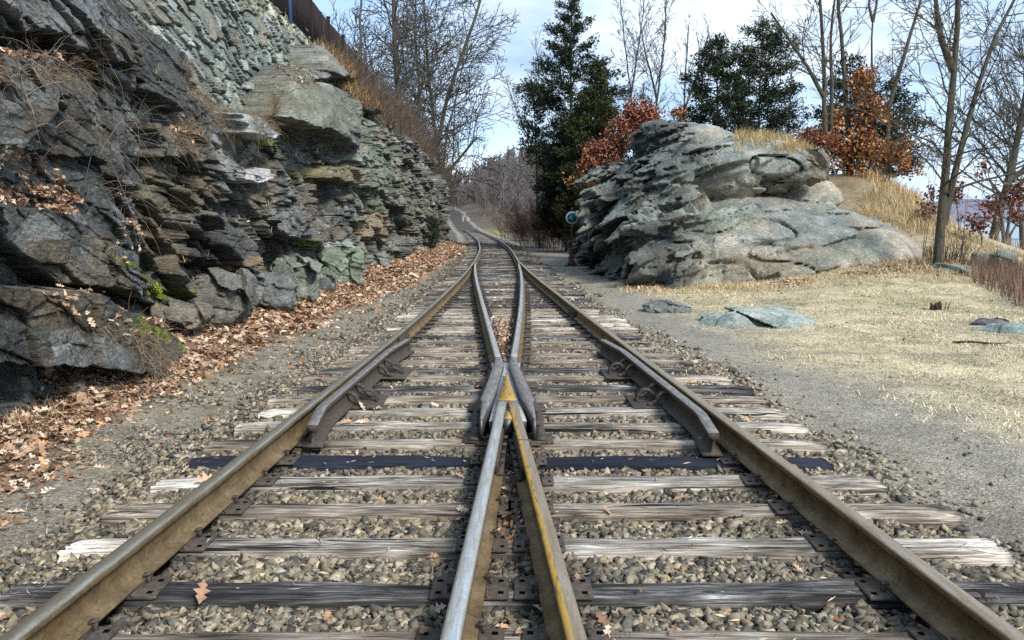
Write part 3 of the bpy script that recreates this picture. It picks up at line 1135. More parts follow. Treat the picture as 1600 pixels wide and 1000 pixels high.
def prism(sec, zb, zt, mat, name, parent, mats=None, chamfer=0.0):
    """sec: list of (y, x_in, x_out); one solid between zb and zt"""
    V, F = [], []
    for (q, xi, xo) in sec:
        V += [(xi, q, zb), (xo, q, zb), (xo, q, zt - chamfer)] + ([(xo + (xi - xo) * 0.12, q, zt)] if chamfer else []) + [(xi, q, zt)]
    n = 5 if chamfer else 4
    for i in range(len(sec) - 1):
        for j in range(n):
            j2 = (j + 1) % n
            F.append([i * n + j, i * n + j2, (i + 1) * n + j2, (i + 1) * n + j])
    F.append(list(range(n))[::-1])
    F.append([(len(sec) - 1) * n + k for k in range(n)])
    mb = MB()
    top = [1 if (j in ((3, 2) if chamfer else (2,))) else 0 for i in range(len(sec) - 1) for j in range(n)] + [0, 0]
    V = np.array(V, float) - np.array(frog.location)
    for k, fa in enumerate(F):
        pass
    mb.V.append(V)
    mb.F = F
    mb.M = top
    mb.C.append(np.ones((len(V), 3)))
    mb.n = len(V)
    return link(name, mb.mesh(name, mats or [M_DARK, mat]), parent)


for sg in (-1, 1):
    sec = []
    for q in np.linspace(5.40, 8.0, 40):
        s_ = float(S_(q))
        xi = max(s_ - 0.0365, 0.0805 - s_)
        xo = xi + 0.070 + 0.036 * sst(8.0, 7.2, q)
        if q < 6.0:
            xo = min(xo, 0.205)
            xi = min(xi + (6.0 - q) * 0.06, xo - 0.022)
        sec.append((q, xm(q) + sg * xi, xm(q) + sg * xo))
    prism(sec if sg > 0 else sec, RZ, ZT - 0.001, M_GREY, "wing_rail", frog, chamfer=0.012)
    side = [(q, xo_ + sg * 0.004, xo_ + sg * 0.075) for q, _, xo_ in sec]
    prism(side, RZ, RZ + 0.014, M_IRON, "wing_foot", frog, mats=[M_IRON, M_IRON])
    for q in (5.55, 5.95, 6.5, 7.1):
        xo_ = np.interp(q, [s_[0] for s_ in sec], [s_[2] for s_ in sec])
        bt = MB().tube([(xo_ - sg * .01, q - YH, .085), (xo_ + sg * .035, q - YH, .085)], 0.021, 6)
        link("bolt", bt.mesh("bolt", [M_IRON]), frog)
# the point, widening towards the heel rails
pt = [(q, max(.006, .0365 - float(S_(q)))) for q in (7.1, 6.9, 6.6, 6.3, 6.1, YH)]
prism([(q, xm(q) - w, xm(q) + w) for q, w in pt][::-1], RZ + .02, ZT - 0.0005, M_YEL, "frog_point", frog)
prism([(q, xm(q) - hs(q) + 0.0375, xm(q) + hs(q) - 0.0375) for q in (5.40, 5.5, 5.6)], RZ + .02, ZT - 0.004, M_YEL, "heel_block", frog)
wt_ = NT("white_scraped_steel", 0.6, 0.4, 0.3)
wf = wt_.noise(wt_.pos(), 45, 5, 0.7)
wt_.base(wt_.ramp(wf, [(0.35, (0.22, 0.22, 0.215)), (0.6, (0.62, 0.63, 0.62))]))
prism([(q, xm(q) - max(.03, hs(q) + .075), xm(q) + max(.03, hs(q) + .075)) for q in (5.48, 5.9, 6.4, 6.9, 7.4, 7.8)], RZ + .004, ZT - 0.045, wt_.m, "throat_floor", frog, mats=[M_DARK, wt_.m])
prism([(q, xm(q) - 0.33, xm(q) + 0.33) for q in (5.36, 5.60)], 0.002, RZ - .001, M_IRON, "base_plate", frog, mats=[M_IRON, M_IRON])
prism([(q, xm(q) - 0.33, xm(q) + 0.33) for q in (6.30, 6.55)], 0.002, RZ - .001, M_IRON, "base_plate", frog, mats=[M_IRON, M_IRON])
prism([(q, xm(q) - 0.30, xm(q) + 0.30) for q in (7.20, 7.45)], 0.002, RZ - .001, M_IRON, "base_plate", frog, mats=[M_IRON, M_IRON])

# ---------------------------------------------------------------- timbers
def tie_mat(name, stops, endc=None):
    n = NT(name, 0.88, 0.25)
    v = n.obj()
    of = n.n("VectorMath")
    of.operation = 'ADD'
    n.put(of.inputs[0], v)
    cm = n.n("CombineXYZ")
    r = n.rnd()
    n.put(cm.inputs[0], n.math('MULTIPLY', r, 37.0))
    n.put(cm.inputs[1], n.math('MULTIPLY', r, 11.0))
    n.put(of.inputs[1], cm.outputs[0])
    v = of.outputs[0]
    g1 = n.noise(n.scale(v, (1.3, 26, 26)), 1.6, 8, 0.68, 0.6)
    g2 = n.noise(n.scale(v, (4.0, 110, 110)), 1.4, 6, 0.7)
    g3 = n.noise(n.scale(v, (1.0, 2.2, 2.2)), 1.5, 4, 0.6)
    k = n.math('ADD', n.math('MULTIPLY', g1, 0.55), n.math('MULTIPLY', g3, 0.45))
    c = n.ramp(k, stops)
    c = n.mix(1.0, c, n.ramp(g2, [(0.32, 0.3), (0.5, 1.0), (0.68, 1.7)]), 'MULTIPLY')
    c = n.mix(1.0, c, n.attr(), 'MULTIPLY')
    g4 = n.noise(n.scale(v, (1.1, 42, 42)), 1.0, 3, 0.5, 0.8)
    c = n.mix(n.ramp(g4, [(0.34, 1.0), (0.40, 0.0)]), c, (0.010, 0.009, 0.008))
    n.base(c)
    n.bump(n.math('ADD', g1, n.math('MULTIPLY', g2, 0.35)), 0.9, 0.012)
    return n.m


TM = {
    'old': tie_mat("weathered_timber", [(0.38, (0.050, 0.044, 0.038)), (0.44, (0.19, 0.168, 0.138)), (0.53, (0.44, 0.40, 0.345)), (0.62, (0.76, 0.73, 0.67))]),
    'brown': tie_mat("brown_timber", [(0.38, (0.034, 0.028, 0.024)), (0.45, (0.15, 0.122, 0.095)), (0.54, (0.34, 0.29, 0.235)), (0.63, (0.62, 0.57, 0.50))]),
    'dark': tie_mat("creosoted_timber", [(0.38, (0.014, 0.014, 0.016)), (0.47, (0.050, 0.047, 0.046)), (0.55, (0.17, 0.16, 0.155)), (0.63, (0.55, 0.54, 0.52))]),
    'white': tie_mat("bleached_timber", [(0.33, (0.10, 0.09, 0.08)), (0.45, (0.34, 0.32, 0.30)), (0.55, (0.58, 0.57, 0.55)), (0.7, (0.75, 0.75, 0.74))]),
    'new': tie_mat("fresh_black_timber", [(0.35, (0.010, 0.013, 0.024)), (0.6, (0.026, 0.031, 0.050)), (0.75, (0.055, 0.062, 0.085))]),
}
tie_y = [1.75, 2.27, 2.75, 3.18, 3.66, 4.14, 4.60, 5.0, 5.42, 5.92, 6.40, 6.84, 7.28]
while tie_y[-1] < 92:
    tie_y.append(tie_y[-1] + (0.46 if tie_y[-1] < 27 else 0.52) + random.uniform(-.035, .035))
tie_y = [.7, 1.22] + tie_y
KIND = {1.75: 'brown', 2.27: 'old', 2.75: 'brown', 3.18: 'dark', 3.66: 'old', 4.14: 'brown', 4.60: 'old', 5.0: 'new', 5.42: 'brown', 5.92: 'old', 6.40: 'old', 6.84: 'brown', 7.28: 'dark'}


def tie_mesh(x0, x1, seed, fine=True, decay=1.0, ends=(1, 1), cut=(0, 0), rails=()):
    r = np.random.default_rng(seed)
    Lh = x1 - x0
    nx = int(Lh / (0.035 if fine else 0.3)) + 2
    W, H = 0.168 * r.uniform(.93, 1.07), 0.17
    b = 0.012
    sec = []
    for (p, q, m) in ((-W / 2, -H, 3), (W / 2, -H, 3), (W / 2, -b, 3), (W / 2 - b, 0, 7), (-W / 2 + b, 0, 3), (-W / 2, -b, 0)):
        sec.append((p, q))
    full = []
    seg = [1, 3, 1, 7, 1, 3]
    for i in range(6):
        a_, b_ = np.array(sec[i]), np.array(sec[(i + 1) % 6])
        k = seg[i] if fine else 1
        for j in range(k):
            full.append(a_ + (b_ - a_) * j / k)
    full = np.array(full)
    n = len(full)
    xs = np.linspace(x0, x1, nx)
    V = np.zeros((nx, n, 3))
    V[:, :, 0] = xs[:, None]
    V[:, :, 1] = full[None, :, 0]
    V[:, :, 2] = full[None, :, 1]
    if fine:
        P = V.copy()
        o = seed * 3.7
        d1 = vn(P3(P[..., 0] * 2.2 + o, P[..., 1] * 26, P[..., 2] * 26), 5)
        d2 = vn(P3(P[..., 0] * 7 + o, P[..., 1] * 60, P[..., 2] * 60), 6)
        d3 = vn(P3(P[..., 0] * 1.1 + o, P[..., 1] * 6, P[..., 2] * 6), 7)
        amp = 0.010 * decay
        V[..., 2] += (d1 * amp + d2 * amp * 0.45 + d3 * 0.007) - np.abs(d1) * 0.004
        V[..., 1] += d3 * 0.010 + d1 * 0.005
        e0 = np.clip((0.28 - (xs - x0)) / 0.28, 0, 1) ** 2 * ends[0]
        e1 = np.clip((0.28 - (x1 - xs)) / 0.28, 0, 1) ** 2 * ends[1]
        V[..., 2] -= ((e0 + e1)[:, None] * (0.012 + 0.02 * np.abs(d2)) + 0.0)
        # end grain ragged
        V[0, :, 0] += 0.02 * d2[0]
        V[-1, :, 0] += 0.02 * d2[-1]
    F = grid_faces(nx, n)
    wrap = np.arange(nx - 1)
    F2_ = np.stack([wrap * n + n - 1, (wrap + 1) * n + n - 1, (wrap + 1) * n, wrap * n], -1)
    caps = np.array([list(range(n))[::-1], [(nx - 1) * n + k for k in range(n)]])
    # creosote and grease stain near each rail, bleached ends (true stains of the timber)
    col = np.ones((nx, n, 3))
    for xr_ in rails:
        st_ = np.exp(-((xs - xr_) / .20) ** 2) * (.8 + .3 * np.sin(xs * 9 + seed))
        col = col * (1 - .62 * np.clip(st_, 0, 1))[:, None, None]
    blot = sst(.0, .5, vn(P3(xs * .9 + seed * 5.1, 0 * xs, 0 * xs), 11))
    col = col * (1 - .40 * blot)[:, None, None]
    if cut[0] > 0:
        e = np.clip((0.55 - np.minimum(xs - x0, x1 - xs)) / 0.5, 0, 1)[:, None, None]
        col = col * (1 + cut[0] * e)
    return make_mesh("timber", V, [F, F2_, caps], [], False, col.reshape(-1, 3))


plate_mb = MB().box((0, 0, 0.003), (0.34, 0.19, 0.016), bev=0.004).box((0.075, 0, 0.013), (0.012, 0.19, 0.012)).box((-0.075, 0, 0.013), (0.012, 0.19, 0.012))
hole = NT("spike_hole", 1.0, 0.0)
hole.base((0.004, 0.004, 0.004))
for sx in (-1, 1):
    for sy in (-1, 1):
        plate_mb.box((sx * 0.135, sy * 0.055, 0.0105), (0.024, 0.024, 0.003), mi=1)
PLATE = plate_mb.mesh("tie_plate", [M_IRON, hole.m])
SPIKE = MB().box((0.0, 0, 0.02), (0.016, 0.016, 0.05)).box((0.006, 0, 0.043), (0.036, 0.030, 0.012), bev=0.004, ry=0.18).mesh("spike", [M_IRON])
COLW = {'old': 'weathered grey', 'brown': 'brown weathered', 'dark': 'dark creosoted', 'white': 'bleached white', 'new': 'fresh black'}
ORD = ['first', 'second', 'third', 'fourth', 'fifth', 'sixth', 'seventh', 'eighth', 'ninth', 'tenth', 'eleventh', 'twelfth', 'thirteenth', 'fourteenth', 'fifteenth', 'sixteenth']
TIES = []


def BIG(k):
    tens = ['', '', 'twenty', 'thirty', 'forty', 'fifty']
    full = ORD + ['seventeenth', 'eighteenth', 'nineteenth']
    k += 1
    if k < 20:
        return full[k - 1]
    if k % 10 == 0:
        return tens[k // 10][:-1] + 'ieth'
    return tens[k // 10] + ' ' + ORD[k % 10 - 1]


vis = 0
shared = {}
for i, y in enumerate(tie_y):
    r = random.Random(i * 7 + 3)
    kind = KIND.get(y, r.choice(['old', 'brown', 'dark', 'dark', 'brown']) if y < 13 else r.choice(['dark', 'dark', 'brown', 'dark']))
    if y > 27:
        kind = r.choice(['dark', 'dark', 'dark', 'brown'])
    c = tcx(y)
    if y < 4.4:
        xl, xr = -2.22 + r.uniform(-.05, .05), 2.46 + r.uniform(-.05, .05)
    elif y < 7.9:
        xl, xr = -2.17 + r.uniform(-.05, .06), 2.27 + r.uniform(-.05, .06)
        if 4.9 < y < 5.1:
            xl, xr = -2.18, 2.13
    elif y < 10:
        xl, xr = -2.05 + r.uniform(-.05, .05), 2.02 + r.uniform(-.05, .05)
    elif y < 13.2:
        xl, xr = -1.90 + r.uniform(-.05, .05), 1.85 + r.uniform(-.04, .04)
    elif y < 19:
        xl, xr = -1.84 + r.uniform(-.04, .04), 1.55 + r.uniform(-.04, .04)
    elif y < 28:
        xl, xr = -1.80 + r.uniform(-.04, .04), 1.30 + r.uniform(-.04, .04)
    else:
        xl, xr = c - 1.3 + r.uniform(-.05, .05), c + 1.3 + r.uniform(-.05, .05)
    bleach = 0.0
    if kind in ('old', 'brown') and y < 13:
        bleach = r.uniform(.0, .55)
    if abs(y - 3.66) < .01:
        bleach = .95
    rz = r.uniform(-.006, .006) if y < 28 else math.atan2(tcx(y + 1) - tcx(y - 1), 2) * -1
    if y < 15:
        me = tie_mesh(xl, xr, i + 1, True, 1.6 if kind == 'dark' or abs(y - 3.18) < .01 else 1.0, cut=(bleach, 0), rails=(LS(y), RS(y), LI(y), RI(y)))
    else:
        me = tie_mesh(xl, xr, i + 1, False, cut=(bleach, 0), rails=(LS(y), RS(y), LI(y), RI(y)))
    me.materials.append(TM[kind])
    lab = None
    if y > 2.6:
        if vis < 16:
            if kind == 'new':
                lab = "fresh blue black timber, far darker than its neighbours, in front of the frog"
            else:
                lab = f"{COLW[kind]} timber under the rails, {ORD[vis]} one up from the bottom of the photo"
        elif y < 27:
            k = vis - 16
            lab = f"{BIG(k)} timber beyond the guard rails, counting away to the switch points" 
        vis += 1
    if lab is None:
        lab = "dark old timber close to the camera, below the view" if y <= 2.6 else "distant dark timber under the single track past the switch points"
    o = thing("railway_tie", lab, "railway tie", (0, y, -0.004 if y < 90 else -0.01), (0, 0, 0 if y < 28 else rz), group="timbers under the tracks", me=me)
    if y >= 28:
        o.location.x = 0
        o.rotation_euler = (0, 0, 0)
    TIES.append((y, xl, xr))
    if y < 27:
        xsr = [LS(y), RS(y)]
        if y < YH - 0.35 or y > 8.0:
            xsr += [LI(y), RI(y)]
        if 19 < y:
            xsr = [LS(y), RS(y)]
        for x in xsr:
            inner_gap = abs(RI(y) - LI(y))
            p = link("tie_plate", PLATE, o, (x, r.uniform(-.01, .01), 0.0))
            if inner_gap < 0.36 and abs(x - tcx(y)) < 0.4 and y < 5.6:
                p.scale = (0.75, 1, 1)
                p.location.x += 0.045 if x < tcx(y) else -0.045
                p.location.x += (-0.085 if x < tcx(y) else 0.085) if inner_gap < 0.25 else (-.03 if x < tcx(y) else .03)
            if y < 16:
                for s in (-1, 1):
                    sp = link("spike", SPIKE, p, (s * (0.088 + r.uniform(0, .004)), s * 0.045 + r.uniform(-.02, .02), 0.006), (0, 0, math.pi if s > 0 else 0))

# ---------------------------------------------------------------- ballast: loose broken stone
_phi = (1 + 5 ** .5) / 2
ICO = np.array([(-1, _phi, 0), (1, _phi, 0), (-1, -_phi, 0), (1, -_phi, 0), (0, -1, _phi), (0, 1, _phi), (0, -1, -_phi), (0, 1, -_phi), (_phi, 0, -1), (_phi, 0, 1), (-_phi, 0, -1), (-_phi, 0, 1)]) / math.sqrt(1 + _phi ** 2)
ICF = np.array([(0, 11, 5), (0, 5, 1), (0, 1, 7), (0, 7, 10), (0, 10, 11), (1, 5, 9), (5, 11, 4), (11, 10, 2), (10, 7, 6), (7, 1, 8), (3, 9, 4), (3, 4, 2), (3, 2, 6), (3, 6, 8), (3, 8, 9), (4, 9, 5), (2, 4, 11), (6, 2, 10), (8, 6, 7), (9, 8, 1)])


def rot_rand(n, rng):
    q = rng.normal(size=(n, 4))
    q /= np.linalg.norm(q, axis=1)[:, None]
    w, x, y, z = q.T
    return np.stack([np.stack([1 - 2 * (y * y + z * z), 2 * (x * y - z * w), 2 * (x * z + y * w)], -1),
                     np.stack([2 * (x * y + z * w), 1 - 2 * (x * x + z * z), 2 * (y * z - x * w)], -1),
                     np.stack([2 * (x * z - y * w), 2 * (y * z + x * w), 1 - 2 * (x * x + y * y)], -1)], 1)


CUB = np.array([(-1, -1, -1), (1, -1, -1), (1, 1, -1), (-1, 1, -1), (-1, -1, 1), (1, -1, 1), (1, 1, 1), (-1, 1, 1)]) * 0.72
CUF = np.array([(0, 2, 1), (0, 3, 2), (4, 5, 6), (4, 6, 7), (0, 1, 5), (0, 5, 4), (1, 2, 6), (1, 6, 5), (2, 3, 7), (2, 7, 6), (3, 0, 4), (3, 4, 7)])


def stones(P, size, col, rng, flat=0.62):
    n = len(P)
    V = CUB[None] + rng.uniform(-0.30, 0.30, (n, 8, 3))
    k = rng.integers(0, 8, n)
    V[np.arange(n), k] *= rng.uniform(0.1, 0.6, (n, 1))
    k = rng.integers(4, 8, n)
    V[np.arange(n), k] *= rng.uniform(0.3, 0.9, (n, 1))
    sc = np.stack([rng.uniform(.85, 1.5, n), rng.uniform(.65, 1.1, n), rng.uniform(flat * .7, flat * 1.3, n)], -1)
    V = V * sc[:, None, :]
    t = rng.normal(size=(n, 2)) * 0.5
    Rm = rot_rand(n, rng)
    # mostly lying flat
    az = rng.uniform(0, 2 * np.pi, n)
    ca, sa = np.cos(az), np.sin(az)
    Rz = np.zeros((n, 3, 3))
    Rz[:, 0, 0] = ca; Rz[:, 0, 1] = -sa; Rz[:, 1, 0] = sa; Rz[:, 1, 1] = ca; Rz[:, 2, 2] = 1
    ax, bx = t[:, 0] * .8, t[:, 1] * .8
    Rx = np.zeros((n, 3, 3)); Rx[:, 0, 0] = 1; Rx[:, 1, 1] = np.cos(ax); Rx[:, 1, 2] = -np.sin(ax); Rx[:, 2, 1] = np.sin(ax); Rx[:, 2, 2] = np.cos(ax)
    Ry = np.zeros((n, 3, 3)); Ry[:, 1, 1] = 1; Ry[:, 0, 0] = np.cos(bx); Ry[:, 0, 2] = np.sin(bx); Ry[:, 2, 0] = -np.sin(bx); Ry[:, 2, 2] = np.cos(bx)
    M = Rz @ Rx @ Ry
    V = np.einsum('nij,nkj->nki', M, V) * size[:, None, None] + P[:, None, :]
    F = CUF[None] + (np.arange(n) * 8)[:, None, None]
    C = np.repeat(col[:, None, :], 8, 1)
    return V.reshape(-1, 3), F.reshape(-1, 3), C.reshape(-1, 3)


STC = np.array([[.23, .205, .155], [.165, .15, .12], [.31, .275, .205], [.11, .105, .095], [.27, .22, .15], [.20, .19, .14], [.40, .35, .27], [.080, .075, .070], [.28, .24, .185], [.34, .29, .22]])


def near_tie(x, y):
    yy = np.array([t[0] for t in TIES])
    k = np.clip(np.searchsorted(yy, y), 1, len(yy) - 1)
    d = np.minimum(np.abs(yy[k] - y), np.abs(yy[k - 1] - y))
    kk = np.where(np.abs(yy[k] - y) < np.abs(yy[k - 1] - y), k, k - 1)
    xl = np.array([t[1] for t in TIES])[kk]
    xr = np.array([t[2] for t in TIES])[kk]
    return (d < 0.092) & (x > xl - .02) & (x < xr + .02)


def scatter_ballast():
    rng = np.random.default_rng(5)
    Ps, Ss, Cs = [], [], []
    for (ya, yb, dens, s0) in ((-1.5, 2.1, 500, .026), (2.1, 5.0, 2900, .0215), (5.0, 9, 1900, .0225), (9, 16, 800, .027), (16, 30, 190, .036), (30, 60, 50, .05)):
        hw = 3.0 if yb < 10 else 2.4
        n = int((yb - ya) * 2 * hw * dens)
        y = rng.uniform(ya, yb, n)
        x = rng.uniform(-hw, hw, n) + (tcx(y) if ya >= 27 else 0)
        half = np.interp(y, [0, 8, 13, 28, 60], [2.42, 2.25, 1.98, 1.62, 1.55])
        dd = np.abs(x - tcx(y)) - half + 0.25 * vn(P3(x * 1.5, y * 1.5), 120)
        keep = (rng.random(n) < sst(0.3, -0.25, dd)) & ~near_tie(x, y)
        # none inside the rails' feet
        for xr in (LS(y), RS(y), LI(y), RI(y)):
            keep &= ~((np.abs(x - xr) < 0.05) & (y < 28))
        x, y = x[keep], y[keep]
        n = len(x)
        hump = 0.020 * vn(P3(x * 1.3, y * 1.3), 121) + 0.012 * vn(P3(x * 5, y * 5), 122)
        z = -0.082 + 0.022 + hump * .8 + rng.uniform(-.014, .018, n)
        z = np.where(np.abs(x - tcx(y)) > half[keep] - .2, z - 0.03, z)
        s = s0 * np.exp(np.clip(rng.normal(0, .28, n), -.6, .45))
        k = rng.integers(0, len(STC), n)
        c = STC[k] * np.array([1.02, 1.0, .95]) * rng.uniform(.5, 1.3, (n, 1))
        # oil darkens the stone along each rail and in the middle of the frog
        near = np.zeros(n)
        for xr in (LS(y), RS(y), LI(y), RI(y)):
            near = np.maximum(near, np.exp(-((x - xr) / 0.20) ** 2))
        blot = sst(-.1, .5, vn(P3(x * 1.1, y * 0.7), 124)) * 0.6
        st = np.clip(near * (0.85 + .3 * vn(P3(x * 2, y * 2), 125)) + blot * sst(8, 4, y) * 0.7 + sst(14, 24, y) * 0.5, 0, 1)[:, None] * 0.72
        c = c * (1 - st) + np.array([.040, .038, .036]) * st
        Ps.append(np.stack([x, y, z], -1)); Ss.append(s); Cs.append(c)
    P, S, C_ = np.concatenate(Ps), np.concatenate(Ss), np.concatenate(Cs)
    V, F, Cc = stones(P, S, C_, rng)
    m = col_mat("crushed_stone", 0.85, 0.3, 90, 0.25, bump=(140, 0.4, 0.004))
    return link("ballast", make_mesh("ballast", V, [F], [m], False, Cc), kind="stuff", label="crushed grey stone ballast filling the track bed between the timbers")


scatter_ballast()


def scatter_gravel():
    rng = np.random.default_rng(8)
    Ps, Ss, Cs = [], [], []
    for (ya, yb, dens) in ((2.0, 6, 1500), (6, 12, 520), (12, 20, 120)):
        n = int((yb - ya) * 11 * dens)
        y = rng.uniform(ya, yb, n)
        x = rng.uniform(-4.6, 6.4, n)
        b, l, lt = edge_w(x, y)
        w = (1 - l) * (1 - .75 * lt) + 0.03
        half = np.interp(y, [0, 8, 13, 28], [2.3, 2.2, 1.9, 1.5])
        w = w * (np.abs(x - tcx(y)) > half) * (0.35 + 0.65 * sst(-.3, .4, vn(P3(x * 1.2, y * 1.2), 130)))
        w = w * (0.45 + .55 * sst(1.3, .1, np.abs(x - tcx(y)) - half))
        w = w * np.where(x > 0, .15 + .85 * sst(.7, .1, x - tcx(y) - half), 1)
        k = rng.random(n) < w
        x, y = x[k], y[k]
        n = len(x)
        s = np.exp(rng.normal(-4.75, .42, n)) * np.interp(np.abs(x - tcx(y)), [2.2, 3.2], [1.7, 1.0])
        c = STC[rng.integers(0, len(STC), n)] * rng.uniform(.75, 1.2, (n, 1))
        Ps.append(np.stack([x, y, ground_z(x, y) + s * .3], -1)); Ss.append(s); Cs.append(c)
    V, F, Cc = stones(np.concatenate(Ps), np.concatenate(Ss), np.concatenate(Cs), rng)
    link("path_gravel", make_mesh("path_gravel", V, [F], [bpy.data.materials["crushed_stone"]], False, Cc), kind="stuff", label="loose pale gravel strewn along both edges of the track")


scatter_gravel()
# ---------------------------------------------------------------- solid rocks from distance fields
import openvdb as vdb


def ell(X, Y, Z, c, r, rz=0.0, ry=0.0, rx=0.0, p=2.0):
    M = np.array(Matrix.Rotation(rz, 3, 'Z') @ Matrix.Rotation(ry, 3, 'Y') @ Matrix.Rotation(rx, 3, 'X')).T.astype(np.float32)
    x, y, z = X - c[0], Y - c[1], Z - c[2]
    a = np.abs((M[0, 0] * x + M[0, 1] * y + M[0, 2] * z) / r[0])
    b = np.abs((M[1, 0] * x + M[1, 1] * y + M[1, 2] * z) / r[1])
    d = np.abs((M[2, 0] * x + M[2, 1] * y + M[2, 2] * z) / r[2])
    k = (a ** p + b ** p + d ** p) ** (1 / p)
    return (k - 1) * min(r) * 0.9


def smin(a, b, k):
    h = np.clip(0.5 + 0.5 * (b - a) / k, 0, 1)
    return b * (1 - h) + a * h - k * h * (1 - h)


def sdf_mesh(lo, hi, vox, macro, detail, band=0.8):
    nx, ny, nz = [int((hi[i] - lo[i]) / vox) + 1 for i in range(3)]
    D = np.empty((nx, ny, nz), np.float32)
    ys_ = lo[1] + vox * np.arange(ny, dtype=np.float32)
    zs_ = lo[2] + vox * np.arange(nz, dtype=np.float32)
    for i in range(nx):
        Y, Z = np.meshgrid(ys_, zs_, indexing='ij')
        X = np.full_like(Y, lo[0] + vox * i)
        D[i] = macro(X, Y, Z)
    k = np.nonzero(np.abs(D) < band)
    X = lo[0] + vox * k[0].astype(np.float32)
    Y = lo[1] + vox * k[1].astype(np.float32)
    Z = lo[2] + vox * k[2].astype(np.float32)
    D[k] = D[k] - detail(X, Y, Z)
    D[0], D[-1] = 1, 1
    D[:, 0], D[:, -1] = 1, 1
    D[:, :, 0], D[:, :, -1] = 1, 1
    g = vdb.FloatGrid(3.0)
    g.copyFromArray(D, ijk=(0, 0, 0), tolerance=0.0)
    pts, quads = g.convertToQuads(0.0)
    pts = np.asarray(pts, np.float32) * vox + np.array(lo, np.float32)
    quads = np.asarray(quads, np.int64)[:, ::-1]
    return pts, quads


def keep_big(P, Q, frac=0.02):
    """drop the loose crumbs that the cracks cut off"""
    n = len(P)
    lab = np.arange(n)
    while True:
        m = lab[Q].min(1)
        new = lab.copy()
        for j in range(4):
            np.minimum.at(new, Q[:, j], m)
        new = new[new]
        if (new == lab).all():
            break
        lab = new
    c = np.bincount(lab[Q[:, 0]], minlength=n)
    big = c == c.max()
    Q = Q[big[lab[Q[:, 0]]]]
    u, inv_ = np.unique(Q, return_inverse=True)
    return P[u], inv_.reshape(Q.shape)


def oc_macro(X, Y, Z):
    d = ell(X, Y, Z, (7.5, 25.4, -0.35), (4.3, 5.4, 2.75), ry=0.05, p=2.3)
    d = smin(d, ell(X, Y, Z, (9.7, 23.0, -0.40), (2.6, 3.0, 2.15), ry=0.06, p=2.1), 0.45)
    d = smin(d, ell(X, Y, Z, (4.35, 27.2, -0.1), (1.55, 8.2, 2.55), rz=-0.02, ry=-0.15, p=2.4), 0.15)
    d = np.minimum(d, ell(X, Y, Z, (4.65, 25.4, 1.9), (1.35, 4.0, 1.5), ry=-0.5, p=2.3))
    u = ell(X, Y, Z, (6.25, 26.3, 3.05), (2.75, 4.1, 0.98), ry=-0.07, rz=0.12, p=2.6)
    u = smin(u, ell(X, Y, Z, (7.4, 26.0, 3.3), (1.5, 3.3, 0.85), ry=0.05, p=2.4), 0.2)
    d = np.minimum(d, u)
    t = ell(X, Y, Z, (5.95, 27.6, 4.12), (1.75, 2.8, 0.78), ry=0.10, p=2.3)
    t = np.minimum(t, ell(X, Y, Z, (5.45, 27.2, 4.55), (0.95, 1.6, 0.42), ry=0.22, p=2.2))
    d = np.minimum(d, t)
    d = np.minimum(d, ell(X, Y, Z, (9.15, 27.4, 2.9), (1.55, 2.4, 1.30), ry=0.15, p=2.6))
    d = np.minimum(d, ell(X, Y, Z, (9.5, 24.9, 2.05), (0.95, 1.0, 0.85), p=2.4))
    # hollow under the upper slab on the right
    cav = ell(X, Y, Z, (8.6, 22.6, 2.55), (1.2, 1.6, 0.30), ry=0.1)
    d = np.maximum(d, -cav)
    cav = ell(X, Y, Z, (5.4, 21.4, 2.15), (1.9, 1.2, 0.26), ry=-0.25)
    return np.maximum(d, -cav)


def oc_detail(X, Y, Z):
    P = np.stack([X, Y, Z], -1)
    warp = 0.22 * vn(P * 0.5, 140)
    w = Z - 0.30 * (X - 6) * np.where(X < 7, 1, 0.2) + 0.08 * Y + warp
    rough = np.clip(sst(6.2, 4.0, X + 0.25 * (2.2 - Z) - 0.06 * (Y - 24)), 0.07, 1)
    s1, r1 = blocks(0.8 * X + 0.9 * Y + warp, w, (1.7, 0.62), 21, 1.0, 0.7, 0.05, 0.5)
    s2, r2 = blocks(X - 0.7 * Y + warp, w + 0.02 * vn(P * 2, 141), (0.80, 0.38), 22, 1.4, 0.35, 0.05, 0.7)
    s3, r3 = blocks(0.7 * X + Y, w + 0.01 * vn(P * 4, 142), (0.36, 0.19), 23, 1.4, 0.35, 0.07, 0.6)
    hi_ = sst(4.6, 3.0, Z) * 0.6 + 0.4
    lf = 1 + .5 * sst(5.0, 3.6, X)
    d = rough * (0.26 * s1 + 0.24 * s2 * hi_ * lf + 0.10 * s3 * lf) * hi_
    # long shallow joints and flakes on the smooth back
    strat = vn(np.stack([X * 0.5, Y * 0.5, w * 5.5], -1), 143)
    d = d + (1 - rough) * (0.045 * np.clip(strat, -1, 0.15) + 0.05 * np.maximum(s1, -.5)) + 0.12 * fbm(P * 0.7, 3, 144)
    j1 = np.abs(vn(np.stack([X * 0.55 + 0.3 * Z, Y * 0.5, Z * 1.3], -1), 145))
    j2 = np.abs(vn(np.stack([X * 0.9, Y * 0.8, w * 1.9], -1), 146))
    d = d - 0.11 * sst(0.045, 0.0, j1) - 0.03 * sst(0.05, 0.0, j2)
    return d


P_, Q_ = sdf_mesh((1.9, 18.6, -0.7), (12.9, 35.2, 5.6), 0.05, oc_macro, oc_detail)
P_, Q_ = keep_big(P_, Q_)
OCP = P_


